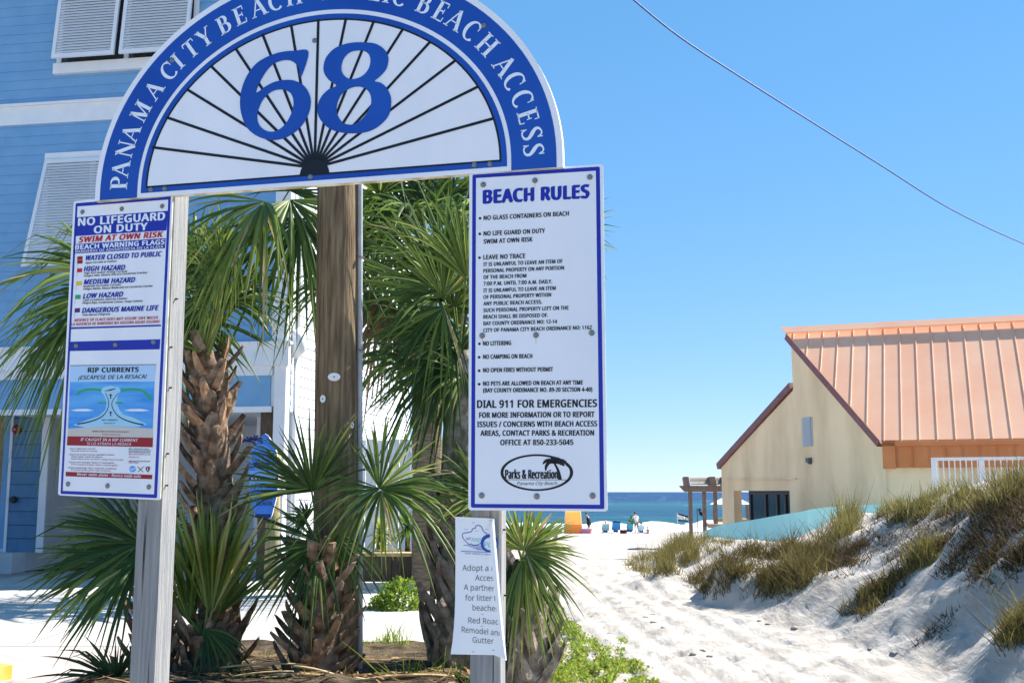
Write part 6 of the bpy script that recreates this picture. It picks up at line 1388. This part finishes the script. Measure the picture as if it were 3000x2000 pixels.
b = shore(1826, 1560); g = MB(); g.box(b + UP * .16, .5, .3, .3, 10); g.tube([b + Vector((-.18, 0, .3)), b + Vector((-.1, 0, .5)), b + Vector((.1, 0, .5)), b + Vector((.18, 0, .3))], .02, 5); tag(g.build("beach_bag", cloth('cloth_maroon', (.20, .03, .05))), "dark red beach bag on the sand between two chairs", "bag")
b = shore(1717, 1562); g = MB(); g.box(b + UP * .2, .9, .5, .36, 15); g.box(b + Vector((.1, 0, .42)), .95, .55, .08, 15, 1); g.tube([b + Vector((-.4, -.1, .4)), b + Vector((-.2, -.1, .75)), b + Vector((.3, -.1, .75)), b + Vector((.45, -.1, .4))], .02, 5, 1)
tag(g.build("cool_box", [pinkc, M['rail_white']]), "red and white cool box beside the orange shade tent", "cool box")
# orange pop-up shade tent
b = shore(1680, 1566); t = thing("shade_tent", "orange beach shade tent behind the low sunlit palm", "tent", b); org = leafmat('tent_cloth', [(0, (.85, .40, .10)), (1, (.92, .50, .16))], .5, .8, .1)
g = MB(); W, D, H = .75, 1.2, 1.95; q = [b + Vector((x, y, z)) for x, y, z in ((-W, 0, 0), (W, 0, 0), (W, D, 0), (-W, D, 0), (-W * .85, .1, H), (W * .85, .1, H), (W * .8, D, H * .9), (-W * .8, D, H * .9))]
g.add(q, [(1, 2, 6, 5), (3, 0, 4, 7), (2, 3, 7, 6), (4, 5, 6, 7)]); g.quad(b + Vector((-W, 0, 0)), b + Vector((W, 0, 0)), b + Vector((W * .93, .04, .75)), b + Vector((-W * .93, .04, .75))); g.build("canopy", org, t)
for i, (x0, y0, x1, y1) in enumerate(((-W, 0, -W * .85, .1), (W, 0, W * .85, .1), (W, D, W * .8, D), (-W, D, -W * .8, D))): g = MB(); g.tube([b + Vector((x0, y0, 0)), b + Vector((x1, y1, H + .1))], .025, 6); g.build("tent_pole", M['rail_white'], t)

# flags and gazebo beside the pergola
def flag(label, u, v0, v1, Y, pts, cols, grp=None):
    b = P(u, v1, Y); t = thing("beach_flag", label, "flag", b); g = MB(); g.tube([P(u + 2, v1 + 30, Y), P(u - 1, v0, Y)], .025, 6); g.build("flag_pole", M['rail_white'] if cols else M['grey_ink'], t)
    g = MB(); rows = len(pts) - 1
    for i in range(rows):
        (a, c), (d, e) = pts[i], pts[i + 1]; n = 5; A_ = [P(*a, Y).lerp(P(*c, Y), k / n) + Vector((0, .12 * math.sin(k * 1.9), 0)) for k in range(n + 1)]; B_ = [P(*d, Y).lerp(P(*e, Y), k / n) + Vector((0, .12 * math.sin(k * 1.9 + .4), 0)) for k in range(n + 1)]
        for k in range(n): g.quad(A_[k], A_[k + 1], B_[k + 1], B_[k], i % 2)
    g.build("cloth", [blackc, whitec], t)
flag("white flag with two black bands on a white pole, left of the pergola", 1985, 1501, 1535, 60, [((1985, 1502), (2016, 1511)), ((1985, 1506), (2016, 1516)), ((1987, 1521), (2016, 1523)), ((1988, 1526), (2014, 1527))], True)
flag("furled black and white flag between the pergola posts", 2043, 1488, 1535, 60, [((2044, 1492), (2050, 1488)), ((2046, 1496), (2056, 1494)), ((2047, 1492), (2057, 1500)), ((2050, 1508), (2058, 1512))], False)
GZ = Frame(P(2140, 1480, 58), 10); z0 = P(2140, 1476, 58).z; z1 = P(2140, 1453, 58).z; gzb = thing("gazebo", "small white-roofed open gazebo seen through the beach building's porch", "gazebo", tuple(GZ.pt(0, -1.2)))
g = MB(); ring = [GZ.pt(s, z0, o) for s, o in ((-1.05, 1.0), (1.05, 1.0), (1.05, -1.0), (-1.05, -1.0))]; top = [GZ.pt(s, z1, o) for s, o in ((-.25, .2), (.25, .2), (.25, -.2), (-.25, -.2))]; g.hexa(ring + top); g.build("roof", M['rail_white'], gzb)
for s, o in ((-.85, .8), (.85, .8), (.85, -.8), (-.85, -.8)): g = MB(); g.fbox(GZ, s - .06, s + .06, -1.6, z0, o + .06, o - .06); g.build("gazebo_post", M['pergola'], gzb)
g = MB(); g.fbox(GZ, -.9, .9, -1.6, P(2140, 1524, 58).z + .1, .9, -.9); g.build("base", M['tan'], gzb)
